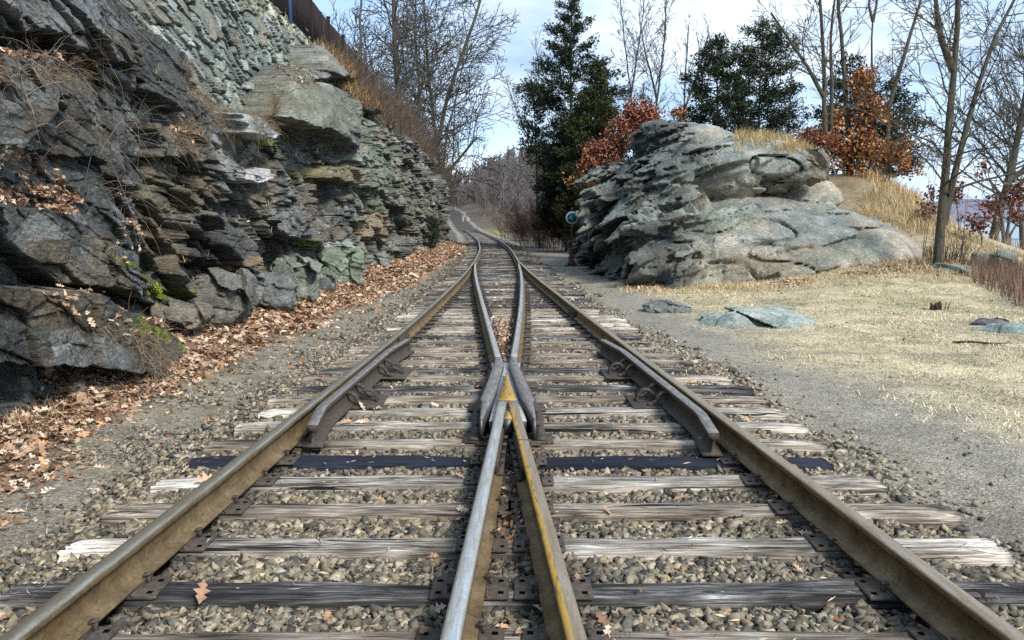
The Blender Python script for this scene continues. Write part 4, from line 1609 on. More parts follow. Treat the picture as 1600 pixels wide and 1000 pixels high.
def oc_color(P):
    w = P[:, 2] - 0.30 * (P[:, 0] - 6) * np.where(P[:, 0] < 7, 1, 0.2) + 0.08 * P[:, 1]
    a, b = fbm(P * 0.7, 4, 150), fbm(P * 2.2, 4, 151)
    c = np.tile(np.array([.31, .32, .285]), (len(P), 1))
    tan = sst(0.0, 0.35, fbm(P * np.array([.6, .6, 1.3]), 4, 152))[:, None] * 0.65
    c = c * (1 - tan) + np.array([.42, .35, .255]) * tan
    grn = sst(0.02, 0.4, fbm(P * 0.9 + 7, 4, 153))[:, None] * 0.6
    c = c * (1 - grn) + np.array([.19, .245, .20]) * grn
    pale = sst(0.15, 0.45, fbm(P * np.array([1.2, 1.2, 3]), 4, 157))[:, None] * 0.5
    c = c * (1 - pale) + np.array([.52, .52, .47]) * pale
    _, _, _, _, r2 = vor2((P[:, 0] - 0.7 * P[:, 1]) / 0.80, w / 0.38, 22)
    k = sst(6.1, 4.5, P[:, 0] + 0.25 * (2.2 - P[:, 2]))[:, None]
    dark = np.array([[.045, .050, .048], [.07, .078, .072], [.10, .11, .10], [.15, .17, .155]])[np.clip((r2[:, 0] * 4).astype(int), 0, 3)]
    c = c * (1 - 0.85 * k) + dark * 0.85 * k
    c = c * (1 + 0.35 * a + 0.25 * b)[:, None]
    # brown earth stain low in the middle of the front
    st = (np.exp(-((P[:, 0] - 6.6) / 1.6) ** 2 - ((P[:, 2] - 0.35) / 0.5) ** 2) * 0.6)[:, None]
    c = c * (1 - st) + np.array([.25, .175, .08]) * st
    return np.clip(c * .88, .02, .9)


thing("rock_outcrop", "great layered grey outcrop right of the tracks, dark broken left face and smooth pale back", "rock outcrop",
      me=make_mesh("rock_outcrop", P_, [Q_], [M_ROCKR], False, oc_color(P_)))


def rock_thing(name, label, cat, c, r, vox, seed, rz=0.0, ry=0.0, rx=0.0, p=2.5, pal=(.20, .22, .20), pal2=(.15, .19, .16), ang=0.16, group=None, mat=None):
    c = np.array(c, float)
    m = max(r) * 1.3 + .1
    lo, hi = -np.array([m, m, min(m, r[2] * 1.6 + abs(ry) * r[0] + abs(rx) * r[1] + .12)]), np.array([m, m, min(m, r[2] * 1.6 + abs(ry) * r[0] + abs(rx) * r[1] + .12)])
    s = min(r)

    def ma(X, Y, Z): return ell(X, Y, Z, (0, 0, 0), r, rz, ry, rx, p)

    def de(X, Y, Z):
        P = np.stack([X, Y, Z], -1)
        k = 1 / max(r)
        s1, _ = blocks((X + 0.6 * Y) * k * .8 + seed, Z * k * 1.0 + 0.4 * X * k, (1, 1), seed, 1.2, .4, .04, .12)
        s2, _ = blocks((X * .6 - Y) * k * 2 + seed, Z * k * 2.6 + 0.6 * X * k, (1, 1), seed + 1, 1.1, .4, .05, .12)
        return s * ang * (1.6 * s1 + 0.7 * s2 + 1.2 * fbm(P * k * 2.2 + seed, 4, seed))
    P, Q = sdf_mesh(lo, hi, vox, ma, de, band=s * 1.2)
    P, Q = keep_big(P, Q)
    g = sst(-.2, .3, fbm(P * 2.0 + seed, 4, seed + 5))[:, None]
    col = (np.array(pal) * (1 - g) + np.array(pal2) * g) * (1 + .4 * fbm(P * 5, 3, seed + 6)[:, None])
    return thing(name, label, cat, tuple(c), group=group, me=make_mesh(name, P, [Q], [mat or M_ROCKR], False, col))


def gz(x, y): return float(ground_z(x, y))


x, y = on_plane_z(1185, 500, -.05)
rock_thing("ground_rock", "wide flat green grey rock slab bedded in the dry grass beside the gravel path", "flat rock", (x, y + .25, -.235), (1.15, .85, .34), .02, 3, rz=0.2, pal=(.22, .265, .235), pal2=(.34, .36, .33), p=2.2, ang=.12)
x, y = on_plane_z(1248, 484, -.05)
rock_thing("ground_rock", "low thin green rock tongue reaching right from the flat slab in the grass", "flat rock", (x - .1, y + .3, -.15), (.75, .30, .12), .02, 13, rz=0.0, pal=(.21, .28, .24), pal2=(.30, .33, .30), p=2.2, ang=.12)
x, y = on_plane_z(1047, 482, -.05)
rock_thing("ground_rock", "small dark low rock left of the flat green slab at the path edge", "flat rock", (x, y + .1, -.10), (.42, .30, .17), .016, 5, rz=-0.2, pal=(.10, .11, .11), pal2=(.18, .20, .19))
x, y = on_plane_z(1570, 512, -.02)
rock_thing("ground_rock", "flat lichened rock breaking through the grass at the right edge of the photo", "flat rock", (x + .55, y + .15, -.20), (.85, .55, .22), .018, 7, rz=0.1, pal=(.20, .25, .22), pal2=(.32, .34, .32), p=2.2, ang=.12)
x, y = on_plane_z(1552, 503, -.02)
rock_thing("ground_rock", "low dark purple grey stone in the grass near the right edge", "flat rock", (x, y + .05, -.05), (.26, .17, .085), .012, 9, rz=-0.1, pal=(.13, .12, .14), pal2=(.20, .19, .21))
for (u_, v_, Y_, r_, lab, sd) in (
        (1541, 408, 19.5, (.30, .26, .20), "rounded mossy grey boulder left of a pair under the ridge, before the waterfront trees", 31),
        (1566, 408, 19.2, (.34, .26, .21), "split grey green boulder right of a pair under the ridge, before the waterfront trees", 33),
        (1480, 432, 19.0, (.75, .5, .24), "pale green rock foot at the right end of the big outcrop by the twin trunk", 35),
        (1262, 262, 23.5, (.55, .5, .5), "rounded brown boulder tucked under the oak at the right shoulder of the outcrop", 37)):
    p_ = at_depth(u_, v_, Y_)
    rock_thing("boulder", lab, "boulder", (p_.x, p_.y, p_.z), r_, .022, sd, rz=.3 * sd, pal=(.20, .215, .18) if sd != 37 else (.20, .165, .12), pal2=(.16, .19, .14))

# loose blocks lying at the foot of the cliff
BL = [((40, 610), 6.35, (.13, .10, .17), "small upright pale grey stone standing under the dark overhanging slab", 41, (.24, .25, .24), 0.15),
      ((-10, 625), 5.9, (.30, .30, .34), "dark block at the left edge of the photo beside the leaf litter", 43, (.07, .075, .075), 0.0),
      ((345, 470), None, (.42, .50, .34), "large dark block with a rounded end jutting over the leaf litter", 45, (.13, .125, .11), -.1),
      ((290, 488), None, (.36, .40, .13), "flat brown slab leaning at the foot of the cliff beside the large dark block", 47, (.15, .135, .105), .3),
      ((420, 455), None, (.50, .45, .30), "squat grey boulder at the cliff foot among the leaves", 49, (.13, .14, .135), .05),
      ((466, 438), None, (.42, .40, .34), "squarish green grey block standing in the leaf litter at the cliff foot", 51, (.15, .165, .135), .1),
      ((528, 420), None, (.50, .50, .45), "tall smooth green block set on edge against the foot of the cliff", 53, (.18, .22, .165), .12),
      ((500, 450), None, (.34, .30, .20), "low green grey stone half sunk in leaves along the cliff foot", 55, (.11, .12, .11), 0.2),
      ((590, 425), None, (.34, .4, .22), "small grey rock at the far foot of the cliff by the leaf bank", 57, (.14, .15, .14), 0.0)]
for (px, Yd, r_, lab, sd, pal, ry) in BL:
    if Yd is None:
        Xt = -4.10
        Yd = -Xt * F_PX / (800 - px[0]) * 1.0
        p_ = at_depth(px[0], px[1], Yd)
    else:
        p_ = at_depth(px[0], px[1], Yd)
    rock_thing("fallen_block", lab, "rock", (p_.x - .05, p_.y, max(p_.z, gz(p_.x, p_.y) + r_[2] * .35)), r_, .02, sd, rz=.12 * (sd % 5), ry=ry, p=4.0, pal=pal, pal2=tuple(q * 1.3 for q in pal), ang=.2, mat=M_ROCK)
# ---------------------------------------------------------------- branching plants
def norm_(v): return v / (np.linalg.norm(v) + 1e-9)


class Tree:
    """spec: per level (number of shoots per metre, angle, length ratio, wiggle, upward pull)"""

    def __init__(s, seed, spec, rmin=0.006, seg=(0.5, 0.35, 0.25, 0.16)):
        s.r = random.Random(seed)
        s.spec, s.rmin, s.seg = spec, rmin, seg
        s.A, s.B, s.RA, s.RB, s.tips = [], [], [], [], []

    def run(s, pts, r0, r1, lev, start=0.25, lmul=1.0):
        """pts: guide polyline; grows children along it"""
        r = s.r
        pts = [np.array(p, float) for p in pts]
        Ls = [np.linalg.norm(pts[i + 1] - pts[i]) for i in range(len(pts) - 1)]
        tot = sum(Ls)
        acc = 0
        for i in range(len(pts) - 1):
            a, b = acc / tot, (acc + Ls[i]) / tot
            ra, rb = r0 + (r1 - r0) * a ** 0.8, r0 + (r1 - r0) * b ** 0.8
            s.A.append(pts[i]); s.B.append(pts[i + 1]); s.RA.append(ra); s.RB.append(rb)
            if lev < len(s.spec):
                dens, ang, ratio, wig, up = s.spec[lev]
                n = dens * Ls[i]
                n = int(n) + (r.random() < n - int(n))
                d = norm_(pts[i + 1] - pts[i])
                for _ in range(n):
                    q = a + (b - a) * r.random()
                    if q < start:
                        continue
                    p = pts[i] + (pts[i + 1] - pts[i]) * ((q - a) / max(b - a, 1e-6))
                    rr = (r0 + (r1 - r0) * q ** 0.8) * (r.uniform(.22, .42) if lev == 0 else r.uniform(.4, .65))
                    x = np.array([r.gauss(0, 1), r.gauss(0, 1), r.gauss(0, 1)])
                    side = norm_(x - d * x.dot(d))
                    an = ang * r.uniform(.7, 1.3)
                    nd = norm_(d * math.cos(an) + side * math.sin(an))
                    L_ = lmul * ratio * (1.15 - 0.65 * q) * r.uniform(.6, 1.25) * (tot if lev else s.base)
                    s.shoot(p, nd, L_, max(rr, s.rmin), lev + 1, wig, up)
            acc += Ls[i]

    def shoot(s, p, d, L_, rad, lev, wig, up):
        r = s.r
        n = max(2, int(L_ / s.seg[min(lev, len(s.seg) - 1)]))
        pts = [p]
        for i in range(n):
            d = norm_(d + np.array([r.gauss(0, wig), r.gauss(0, wig), r.gauss(0, wig) + up]))
            pts.append(pts[-1] + d * L_ / n)
        s.tips.append(pts[-1])
        if lev >= len(s.spec):
            s.tips.append(pts[len(pts) // 2])
        s.run(pts, rad, max(rad * 0.25, s.rmin * 0.7), lev, 0.12)

    def mesh(s, name, mat, big=0.05):
        A, B = np.array(s.A), np.array(s.B)
        RA, RB = np.array(s.RA), np.array(s.RB)
        Vs, Fs, off = [], [], 0
        for k, m in ((8, RA > big), (4, (RA <= big) & (RA > big * .3)), (3, RA <= big * .3)):
            if not m.any():
                continue
            a, b, ra, rb = A[m], B[m], RA[m], RB[m]
            d = b - a
            L_ = np.linalg.norm(d, axis=1)[:, None]
            d = d / np.maximum(L_, 1e-6)
            e = np.where(np.abs(d[:, 2:3]) < .9, np.array([[0, 0, 1.]]), np.array([[1., 0, 0]]))
            u = np.cross(d, e)
            u /= np.linalg.norm(u, axis=1)[:, None]
            w = np.cross(d, u)
            t = 2 * np.pi * np.arange(k) / k
            ring = u[:, None] * np.cos(t)[None, :, None] + w[:, None] * np.sin(t)[None, :, None]
            V = np.concatenate([a[:, None] + ring * ra[:, None, None], (b + d * np.minimum(ra[:, None] * .3, .02))[:, None] + ring * rb[:, None, None]], 1)
            n = len(a)
            i0 = (np.arange(n) * 2 * k)[:, None]
            j = np.arange(k)[None]
            j2 = (j + 1) % k
            F = np.stack([i0 + j, i0 + j2, i0 + k + j2, i0 + k + j], -1).reshape(-1, 4) + off
            Vs.append(V.reshape(-1, 3)); Fs.append(F); off += n * 2 * k
        return make_mesh(name, np.concatenate(Vs), [np.concatenate(Fs)], [mat], True)


def bark_mat(name, a, b):
    n = NT(name, 0.9, 0.2)
    v = n.pos()
    f = n.noise(n.scale(v, (9, 9, 2.2)), 2.2, 7, 0.7)
    n.base(n.ramp(f, [(0.32, a), (0.68, b)]))
    n.bump(f, 0.8, 0.03)
    return n.m


M_BARK = bark_mat("grey_bark", (0.040, 0.036, 0.030), (0.150, 0.138, 0.115))
M_BARKG = bark_mat("olive_bark", (0.028, 0.025, 0.018), (0.135, 0.122, 0.088))
M_TWIG = bark_mat("brown_twigs", (0.085, 0.065, 0.052), (0.19, 0.155, 0.13))
M_FARW = bark_mat("hazy_grey_twigs", (0.085, 0.075, 0.070), (0.20, 0.18, 0.17))
M_REDT = bark_mat("reddish_stems", (0.11, 0.060, 0.048), (0.24, 0.145, 0.12))
SP_BIG = [(2.6, 0.95, 0.42, 0.11, 0.03), (3.2, 0.75, 0.48, 0.14, 0.03), (4.2, 0.7, 0.45, 0.16, 0.02)]


def px_pts(l, Y): return [tuple(at_depth(u, v, Y + (e[0] if e else 0))) for (u, v, *e) in l]


def bare_tree(label, guides, Y, r0, spec=SP_BIG, base=9.0, seed=1, mat=None, group="leafless trees", rmin=0.007, start=0.25, lm=1.0, sink=0.4, name="bare_tree", crown=True):
    t = Tree(seed, spec, rmin)
    t.base = base
    first = px_pts(guides[0], Y)
    p0 = np.array(first[0])
    g0 = gz(p0[0], p0[1])
    if sink is not None and p0[2] > g0 - 0.2:
        first = [(p0[0], p0[1], g0 - sink)] + first if p0[2] > g0 + .3 else [(p0[0], p0[1], g0 - sink)] + first[1:]
    org = np.array(first[0])
    allg = [first] + [px_pts(g, Y) for g in guides[1:]]
    root = thing(name, label, "tree", tuple(org), group=group)
    tr = Tree(0, [], rmin)
    for i, g in enumerate(allg):
        ra = r0 if i == 0 else r0 * .72
        g = [np.array(p) - org for p in g]
        # soften the guide
        q = [g[0]]
        for a, b in zip(g[:-1], g[1:]):
            n = max(1, int(np.linalg.norm(b - a) / .7))
            for k in range(1, n + 1):
                q.append(a + (b - a) * k / n + (np.array([t.r.gauss(0, .02), t.r.gauss(0, .02), 0]) if k < n else 0))
        m = len(t.A)
        t.run(q, ra, ra * .35, 0, start if i == 0 else .1, lm)
    # the guides themselves are the trunk
    isg = []
    n0 = 0
    tr2 = Tree(0, [], rmin)
    keepA = []
    for i in range(len(t.A)):
        (tr2 if t.RA[i] >= r0 * .36 * (.72 if len(guides) > 1 else 1) * .999 else None)
    big = [i for i in range(len(t.A)) if t.RA[i] >= r0 * .25]
    sm = [i for i in range(len(t.A)) if t.RA[i] < r0 * .25]
    for idx, nm in ((big, "trunk"), (sm, "crown")):
        if not idx:
            continue
        x = Tree(0, [], rmin)
        x.A, x.B, x.RA, x.RB = [t.A[i] for i in idx], [t.B[i] for i in idx], [t.RA[i] for i in idx], [t.RB[i] for i in idx]
        link(nm, x.mesh(nm, mat or M_BARK), root)
    return root, t, org


GL = "leafless trees above the cliff"
bare_tree("leafless tree at the end of the cliff whose forked trunk leans over the tracks", [[(684, 300), (683, 230), (700, 150), (722, 85), (745, 20), (768, -60)], [(684, 240), (676, 170), (668, 100), (664, 30), (660, -60)], [(690, 270), (706, 262), (724, 240), (745, 215)]],
          50, .19, seed=3, group=GL, base=11.0, spec=[(3.0, 0.95, 0.45, 0.11, 0.02), (3.0, 0.75, 0.46, 0.14, 0.02), (3.2, 0.7, 0.42, 0.16, 0.01)], rmin=.018, start=.15)
bare_tree("tallest leafless tree behind the fence, its straight trunk rising from the brush", [[(622, 165), (618, 80), (615, 0), (612, -130)]], 46, .24, seed=5, group=GL, base=13, rmin=.018,
          spec=[(3.4, 1.05, 0.48, 0.11, 0.02), (3.0, 0.75, 0.46, 0.14, 0.03), (3.1, 0.7, 0.42, 0.16, 0.01)], start=.10)
bare_tree("slim leafless tree just right of the blue fence post", [[(565, 110), (562, 30), (570, -80)]], 42, .11, seed=7, group=GL, base=7, rmin=.016, start=.1)
bare_tree("leafless tree with a crooked stem standing between the tall tree and the forked one", [[(652, 215), (655, 130), (648, 60), (652, -60)]], 58, .15, seed=9, group=GL, base=8, rmin=.018, start=.15)
bare_tree("thin leafless tree low behind the brush right of the forked trunk", [[(690, 290), (700, 200), (718, 130), (730, 60)]], 66, .12, seed=10, group=GL, base=6, rmin=.02, start=.15)
GR_ = "leafless trees behind the outcrop"
SPS = [(3.2, 0.60, 0.42, 0.08, 0.05), (3.6, 0.6, 0.46, 0.10, 0.05), (4.0, .6, .42, .12, .03)]
for (g, Y, rr, sd, lab, bs) in (
        ([[(990, 230), (986, 150), (975, 60), (968, -20)], [(986, 150), (1000, 60), (1010, -20)]], 50, .085, 21, "slender pale leafless tree nearest the big cedar, behind the red oak", 5.5),
        ([[(1020, 230), (1026, 160), (1036, 80), (1042, -10)], [(1027, 155), (1010, 90), (998, 20)]], 46, .10, 22, "slender leafless tree forking above the red oak", 5.5),
        ([[(1068, 220), (1070, 130), (1076, 40)], [(1070, 170), (1092, 110), (1108, 50)]], 44, .09, 23, "slender leafless tree rising behind the very top of the outcrop", 5.0),
        ([[(1095, 220), (1098, 120), (1088, 50)]], 52, .07, 24, "thinnest leafless tree left of the pair of airy cedars", 4.5),
        ([[(848, 320), (835, 235), (805, 170), (790, 120)]], 62, .07, 25, "small leafless sapling leaning left towards the tracks, left of the cedars", 5.0),
        ([[(852, 320), (838, 200), (842, 110), (836, 60)]], 66, .08, 26, "tall thin leafless sapling behind the left edge of the cedars", 5.5)):
    bare_tree(lab, g, Y, rr, SPS, bs, sd, M_BARK, GR_, .014, .25)
GB = "leafless trees on the right"
bare_tree("leafless tree with a pair of straight grey stems through the left of the orange oak", [[(1291, 300), (1290, 215), (1288, 120), (1284, 40), (1278, -60)], [(1298, 225), (1300, 130), (1298, 60), (1306, -50)], [(1286, 150), (1262, 105), (1232, 60), (1205, 20)]],
          27, .115, [(2.4, 0.80, 0.36, 0.10, 0.02), (3.6, 0.7, 0.46, 0.13, 0.02), (4.6, .65, .42, .15, .0)], 8, 31, M_BARKG, GB, .010, .32)
bare_tree("leafless tree with one straight trunk through the middle of the orange oak", [[(1330, 300), (1324, 190), (1317, 90), (1308, -60)]], 28, .125, [(2.0, 0.85, 0.33, 0.10, 0.02), (3.4, 0.7, 0.46, 0.13, 0.02), (4.4, .65, .42, .15, .0)], 8, 33, M_BARKG, GB, .010, .35)
bare_tree("thin leafless trunk with a small fork at its top above the orange oak", [[(1366, 300), (1364, 160), (1362, 60), (1364, 28)], [(1364, 34), (1358, 10), (1360, -40)], [(1364, 34), (1370, 5), (1366, -40)]],
          29, .085, [(0.35, 0.9, 0.25, 0.1, 0.02), (1.5, 0.7, 0.5, 0.12, 0.02)], 6, 35, M_BARKG, GB, .010, .5)
bare_tree("leafless tree leaning right above the right flank of the orange oak", [[(1380, 300), (1388, 170), (1412, 90), (1442, -10), (1455, -60)]], 28, .11, [(2.4, 0.9, 0.33, 0.11, 0.0), (3.4, 0.7, 0.46, 0.13, 0.02), (4.4, .65, .42, .15, .0)], 7, 37, M_BARKG, GB, .010, .35)


def hit(u, v, y0=4, y1=140):
    ys_ = np.arange(y0, y1, .1)
    a, b = (u - 800) / F_PX, (500 - v) / F_PX
    c, s = math.cos(PITCH), math.sin(PITCH)
    k = ys_ / (c + b * s)
    x, z = a * k, CAM_H + (-s + b * c) * k
    g = ground_z(x, ys_)
    i = np.argmax(z <= g)
    if z[i] > g[i]:
        i = len(ys_) - 1
    return float(x[i]), float(ys_[i]), float(g[i])


hx, hy_, hz_ = hit(1468, 418)
HB = min(max(hy_, 18.5), 24)
print("twin trunk base", hx, hy_, hz_)
bare_tree("big leafless tree with a twin trunk at the right end of the outcrop", [[(1467, 405), (1472, 330), (1480, 240), (1489, 130), (1496, 40), (1500, -60)], [(1474, 350), (1492, 270), (1510, 200), (1530, 130), (1556, 55), (1590, -10)], [(1489, 110), (1470, 60), (1462, 0), (1458, -40)]],
          HB, .135, [(3.0, 1.0, 0.36, 0.11, 0.0), (3.8, 0.75, 0.46, 0.14, 0.01), (4.8, .65, .42, .16, .0)], 8.5, 41, M_BARKG, GB, .009, .22)
bare_tree("dense leafless waterfront tree with long sweeping branches at the right edge", [[(1552, 372), (1562, 330), (1574, 290), (1588, 225), (1604, 140), (1620, 40)], [(1575, 285), (1600, 265), (1640, 230)]],
          31, .20, [(6.5, 0.95, 0.60, 0.07, 0.05), (4.6, 0.45, 0.5, 0.08, 0.03), (3.2, .5, .4, .10, .0)], 6.5, 43, M_BARK, GB, .012, .20)
bare_tree("dark arching leafless tree cut by the right edge of the photo beside the railing", [[(1601, 400), (1596, 350), (1578, 322), (1560, 300), (1545, 280)], [(1598, 345), (1625, 290), (1650, 200)]],
          34, .14, [(4.4, 0.8, 0.5, 0.09, 0.03), (2.4, 0.6, 0.5, 0.10, 0.03)], 5, 45, M_BARK, GB, .010, .3)


# ---------------------------------------------------------------- leaves, needles, blades
def cards(P, D, Lg, W, col, rng, fold=0.3):
    """small folded leaves: 4 points, 2 triangles"""
    n = len(P)
    D = D / (np.linalg.norm(D, axis=1)[:, None] + 1e-9)
    x = rng.normal(size=(n, 3))
    S = np.cross(D, x)
    S /= (np.linalg.norm(S, axis=1)[:, None] + 1e-9)
    N = np.cross(D, S)
    a = P
    b = P + D * Lg[:, None]
    m = P + D * (Lg * .5)[:, None]
    l = m + S * (W / 2)[:, None] + N * (W * fold)[:, None]
    r = m - S * (W / 2)[:, None] + N * (W * fold)[:, None]
    V = np.stack([a, r, b, l], 1).reshape(-1, 3)
    i = (np.arange(n) * 4)[:, None]
    F = np.concatenate([i + np.array([[0, 1, 2]]), i + np.array([[0, 2, 3]])])
    C = np.repeat(col, 4, 0)
    return V, F, C


def leaf_mat(name, rough=.7, trans=.25):
    n = NT(name, rough, .2)
    n.base(n.mix(1.0, n.attr(), n.ramp(n.noise(n.pos(), 25, 3), [(.3, .75), (.7, 1.25)]), 'MULTIPLY'))
    n.b.inputs["Subsurface Weight"].default_value = 0
    return n.m


M_LEAF = leaf_mat("dry_oak_leaf")
M_NEEDLE = leaf_mat("cedar_foliage", .8)
M_STRAW = leaf_mat("dry_grass_blade", .8)


def conifer(label, apex, basepx, Y, prof, seed, col=(.024, .033, .016), dens=1.0, airy=0.0, tuft=.17, trunk_r=.16, group="dark cedars", low=0.0, per=30):
    """prof: list of (fraction from base, radius in m)"""
    rng = np.random.default_rng(seed)
    rr = random.Random(seed)
    top = np.array(at_depth(apex[0], apex[1], Y))
    bx = at_depth(basepx[0], basepx[1], Y)
    g = gz(bx.x, bx.y)
    bot = np.array([bx.x, bx.y, g - .2])
    H = top[2] - bot[2]
    root = thing("cedar_tree", label, "tree", tuple(bot), group=group)
    fz = (bx.z - bot[2]) / H      # foliage starts here
    fz = max(low, min(fz, .9))
    t = Tree(seed, [], .008)
    ax = lambda q: np.array([0, 0, 0]) + (top - bot) * q + np.array([math.sin(q * 5 + seed) * .12, math.cos(q * 4 + seed) * .12, 0]) * (1 - q)
    qs = np.linspace(0, 1, 16)
    t.run([ax(q) for q in qs], trunk_r, .015, 0)
    pf, pr = np.array(prof).T
    Ps, Ds, Cs = [], [], []
    nb = int(H * (1 - fz) * 11 * dens)
    for k in range(nb):
        q = fz + (1 - fz) * (k + rr.random()) / nb
        R_ = np.interp((q - fz) / (1 - fz), pf, pr) * rr.uniform(.55, 1.18)
        az = k * 2.4 + rr.uniform(-.5, .5)
        p = ax(q)
        d = np.array([math.cos(az), math.sin(az), rr.uniform(.05, .45)])
        n = max(3, int(R_ / .22))
        pts = [p]
        for i in range(n):
            d = norm_(d + np.array([rr.gauss(0, .12), rr.gauss(0, .12), rr.gauss(0, .08) + .02]))
            pts.append(pts[-1] + d * R_ / n)
        t.run(pts, .012 + .012 * R_, .006, 0)
        pts = np.array(pts)
        m = int(per * R_ / .9 * (1 - airy * rr.random()))
        if m < 2:
            continue
        u_ = rng.uniform(.25, 1.04, m) ** .8 * n
        i0 = np.clip(u_.astype(int), 0, n - 1)
        base = pts[i0] + (pts[i0 + 1] - pts[i0]) * np.clip(u_ - i0, 0, 1)[:, None]
        clump = rng.normal(size=(m, 3)) * np.array([.12, .12, .08]) * (0.6 + .45 * R_)
        pos = base + clump
        Ps.append(pos)
        Ds.append((pts[-1] - pts[0])[None] * .6 + rng.normal(size=(m, 3)) * .7 + np.array([0, 0, .35]))
        cc = np.array(col) * rng.uniform(.6, 1.5, (m, 1)) * rr.uniform(.7, 1.35)
        Cs.append(cc)
    link("trunk", t.mesh("trunk", M_BARK), root)
    P, D, C_ = np.concatenate(Ps), np.concatenate(Ds), np.concatenate(Cs)
    P2 = np.repeat(P, 3, 0) + rng.normal(size=(len(P) * 3, 3)) * .05
    D2 = np.repeat(D, 3, 0) + rng.normal(size=(len(P) * 3, 3)) * .6
    V, F, C_ = cards(P2, D2, rng.uniform(.6, 1.3, len(P2)) * tuft, rng.uniform(.25, .45, len(P2)) * tuft, np.repeat(C_, 3, 0), rng)
    link("foliage", make_mesh("foliage", V, [F], [M_NEEDLE], False, C_), root)
    return root


GC = "dark cedars behind the outcrop"
conifer("tallest dark cedar with a ragged open top rising above everything right of the tracks", (893, -8), (893, 330), 44, [(0, 1.6), (.25, 2.6), (.45, 3.2), (.6, 2.9), (.68, 1.7), (.8, 1.5), (.92, .8), (1, .1)], 51, per=80, dens=.72, airy=.5, group=GC, tuft=.17, trunk_r=.2)
conifer("dense olive green conical cedar in front of the tallest one", (934, 90), (922, 388), 39, [(0, 1.5), (.3, 2.0), (.55, 1.6), (.8, .9), (1, .1)], 52, col=(.036, .042, .014), per=70, dens=1.3, group=GC, tuft=.16)
conifer("dense low dark cedar filling the space behind the round green sign", (878, 205), (886, 372), 41, [(0, 1.3), (.4, 1.5), (.75, 1.0), (1, .15)], 53, col=(.018, .024, .011), per=70, dens=1.4, group=GC, tuft=.16)
conifer("thin leaning cedar with tufted sparse foliage nearest the tracks", (832, 130), (846, 262), 47, [(0, .7), (.3, 1.1), (.6, 1.2), (.85, .7), (1, .1)], 54, per=26, airy=.5, dens=.8, group=GC, tuft=.20, trunk_r=.12)
conifer("small spiky cedar top peeping over the red oak", (1006, 128), (1004, 215), 40, [(0, .7), (.5, .5), (1, .05)], 55, per=24, airy=.3, group=GC, tuft=.16, trunk_r=.08)
conifer("broad dark cedar standing on the left of the airy pair behind the outcrop top", (1120, 58), (1128, 235), 34, [(0, 1.7), (.35, 1.6), (.65, 1.3), (.85, .7), (1, .15)], 56, per=64, airy=.3, dens=1.4, group=GC, tuft=.15, trunk_r=.11)
conifer("tall airy cedar on the right of the pair behind the outcrop top", (1192, 34), (1184, 235), 36, [(0, 1.5), (.3, 1.5), (.6, 1.7), (.85, 1.2), (1, .25)], 57, per=60, airy=.4, dens=1.3, group=GC, tuft=.15, trunk_r=.11)
conifer("small pointed thin cedar right of the airy pair, above the dry grass tuft", (1237, 116), (1232, 240), 33, [(0, 1.2), (.4, .8), (.8, .35), (1, .05)], 58, per=40, airy=.4, dens=1.2, group=GC, tuft=.13, trunk_r=.07)
conifer("dark cedar rising behind the left half of the orange oak", (1328, 90), (1335, 280), 31, [(0, 1.9), (.4, 1.7), (.7, 1.2), (.9, .6), (1, .2)], 59, per=55, airy=.35, dens=1.2, group=GC, tuft=.15, trunk_r=.12)
conifer("dark cedar leaning out to the right of the orange oak", (1398, 128), (1392, 278), 30, [(0, 1.3), (.35, 1.3), (.6, 1.1), (.85, .8), (1, .3)], 60, per=50, airy=.4, dens=1.1, group=GC, tuft=.15, trunk_r=.10)


def leafy_oak(label, basepx, Y, blobs, seed, pal, nleaf=5200, size=.13, name="oak_tree", group=None, trunk_r=.09, per=26):
    rng = np.random.default_rng(seed)
    bx = at_depth(basepx[0], basepx[1], Y)
    g = gz(bx.x, bx.y)
    org = np.array([bx.x, bx.y, g - .15])
    root = thing(name, label, "tree", tuple(org), group=group)
    t = Tree(seed, [(1.4, .7, .3, .1, .05), (2.2, .7, .5, .14, .02)], .006)
    P = []
    W_ = np.array([b[2] * b[3] for b in blobs], float)
    W_ /= W_.sum()
    for (u, v, ru, rv), w in zip(blobs, W_):
        c = np.array(at_depth(u, v, Y)) - org
        k = Y / F_PX
        m1 = np.array([0, 0, 0]) * .6 + c * np.array([.35, .35, .55])
        t.base = ru * k * 1.3
        t.run([np.zeros(3), m1 * .5 + np.array([0, 0, .2]), m1, c * .75 + m1 * .25, c + np.array([0, 0, rv * k * .5])], trunk_r, .012, 0, .35)
        n = int(nleaf * w)
        ncl = max(4, n // per)
        cc = rng.normal(size=(ncl, 3))
        cc /= np.linalg.norm(cc, axis=1)[:, None]
        cc *= (rng.random((ncl, 1)) ** .45)
        cc = c + cc * np.array([ru * k, ru * k * .9, rv * k])
        idx = rng.integers(0, ncl, n)
        P.append(cc[idx] + rng.normal(size=(n, 3)) * .13)
        for q in cc[:: 2]:
            t.A.append(c * .85 + (q - c) * .2); t.B.append(q); t.RA.append(.014); t.RB.append(.006)
    P = np.concatenate(P)
    n = len(P)
    pal = np.array(pal)
    col = pal[rng.integers(0, len(pal), n)] * rng.uniform(.6, 1.35, (n, 1))
    V, F, C_ = cards(P, rng.normal(size=(n, 3)) + np.array([0, 0, -.6]), rng.uniform(.7, 1.3, n) * size, rng.uniform(.5, .8, n) * size, col, rng)
    link("trunk", t.mesh("trunk", M_BARK), root)
    link("foliage", make_mesh("foliage", V, [F], [M_LEAF], False, C_), root)


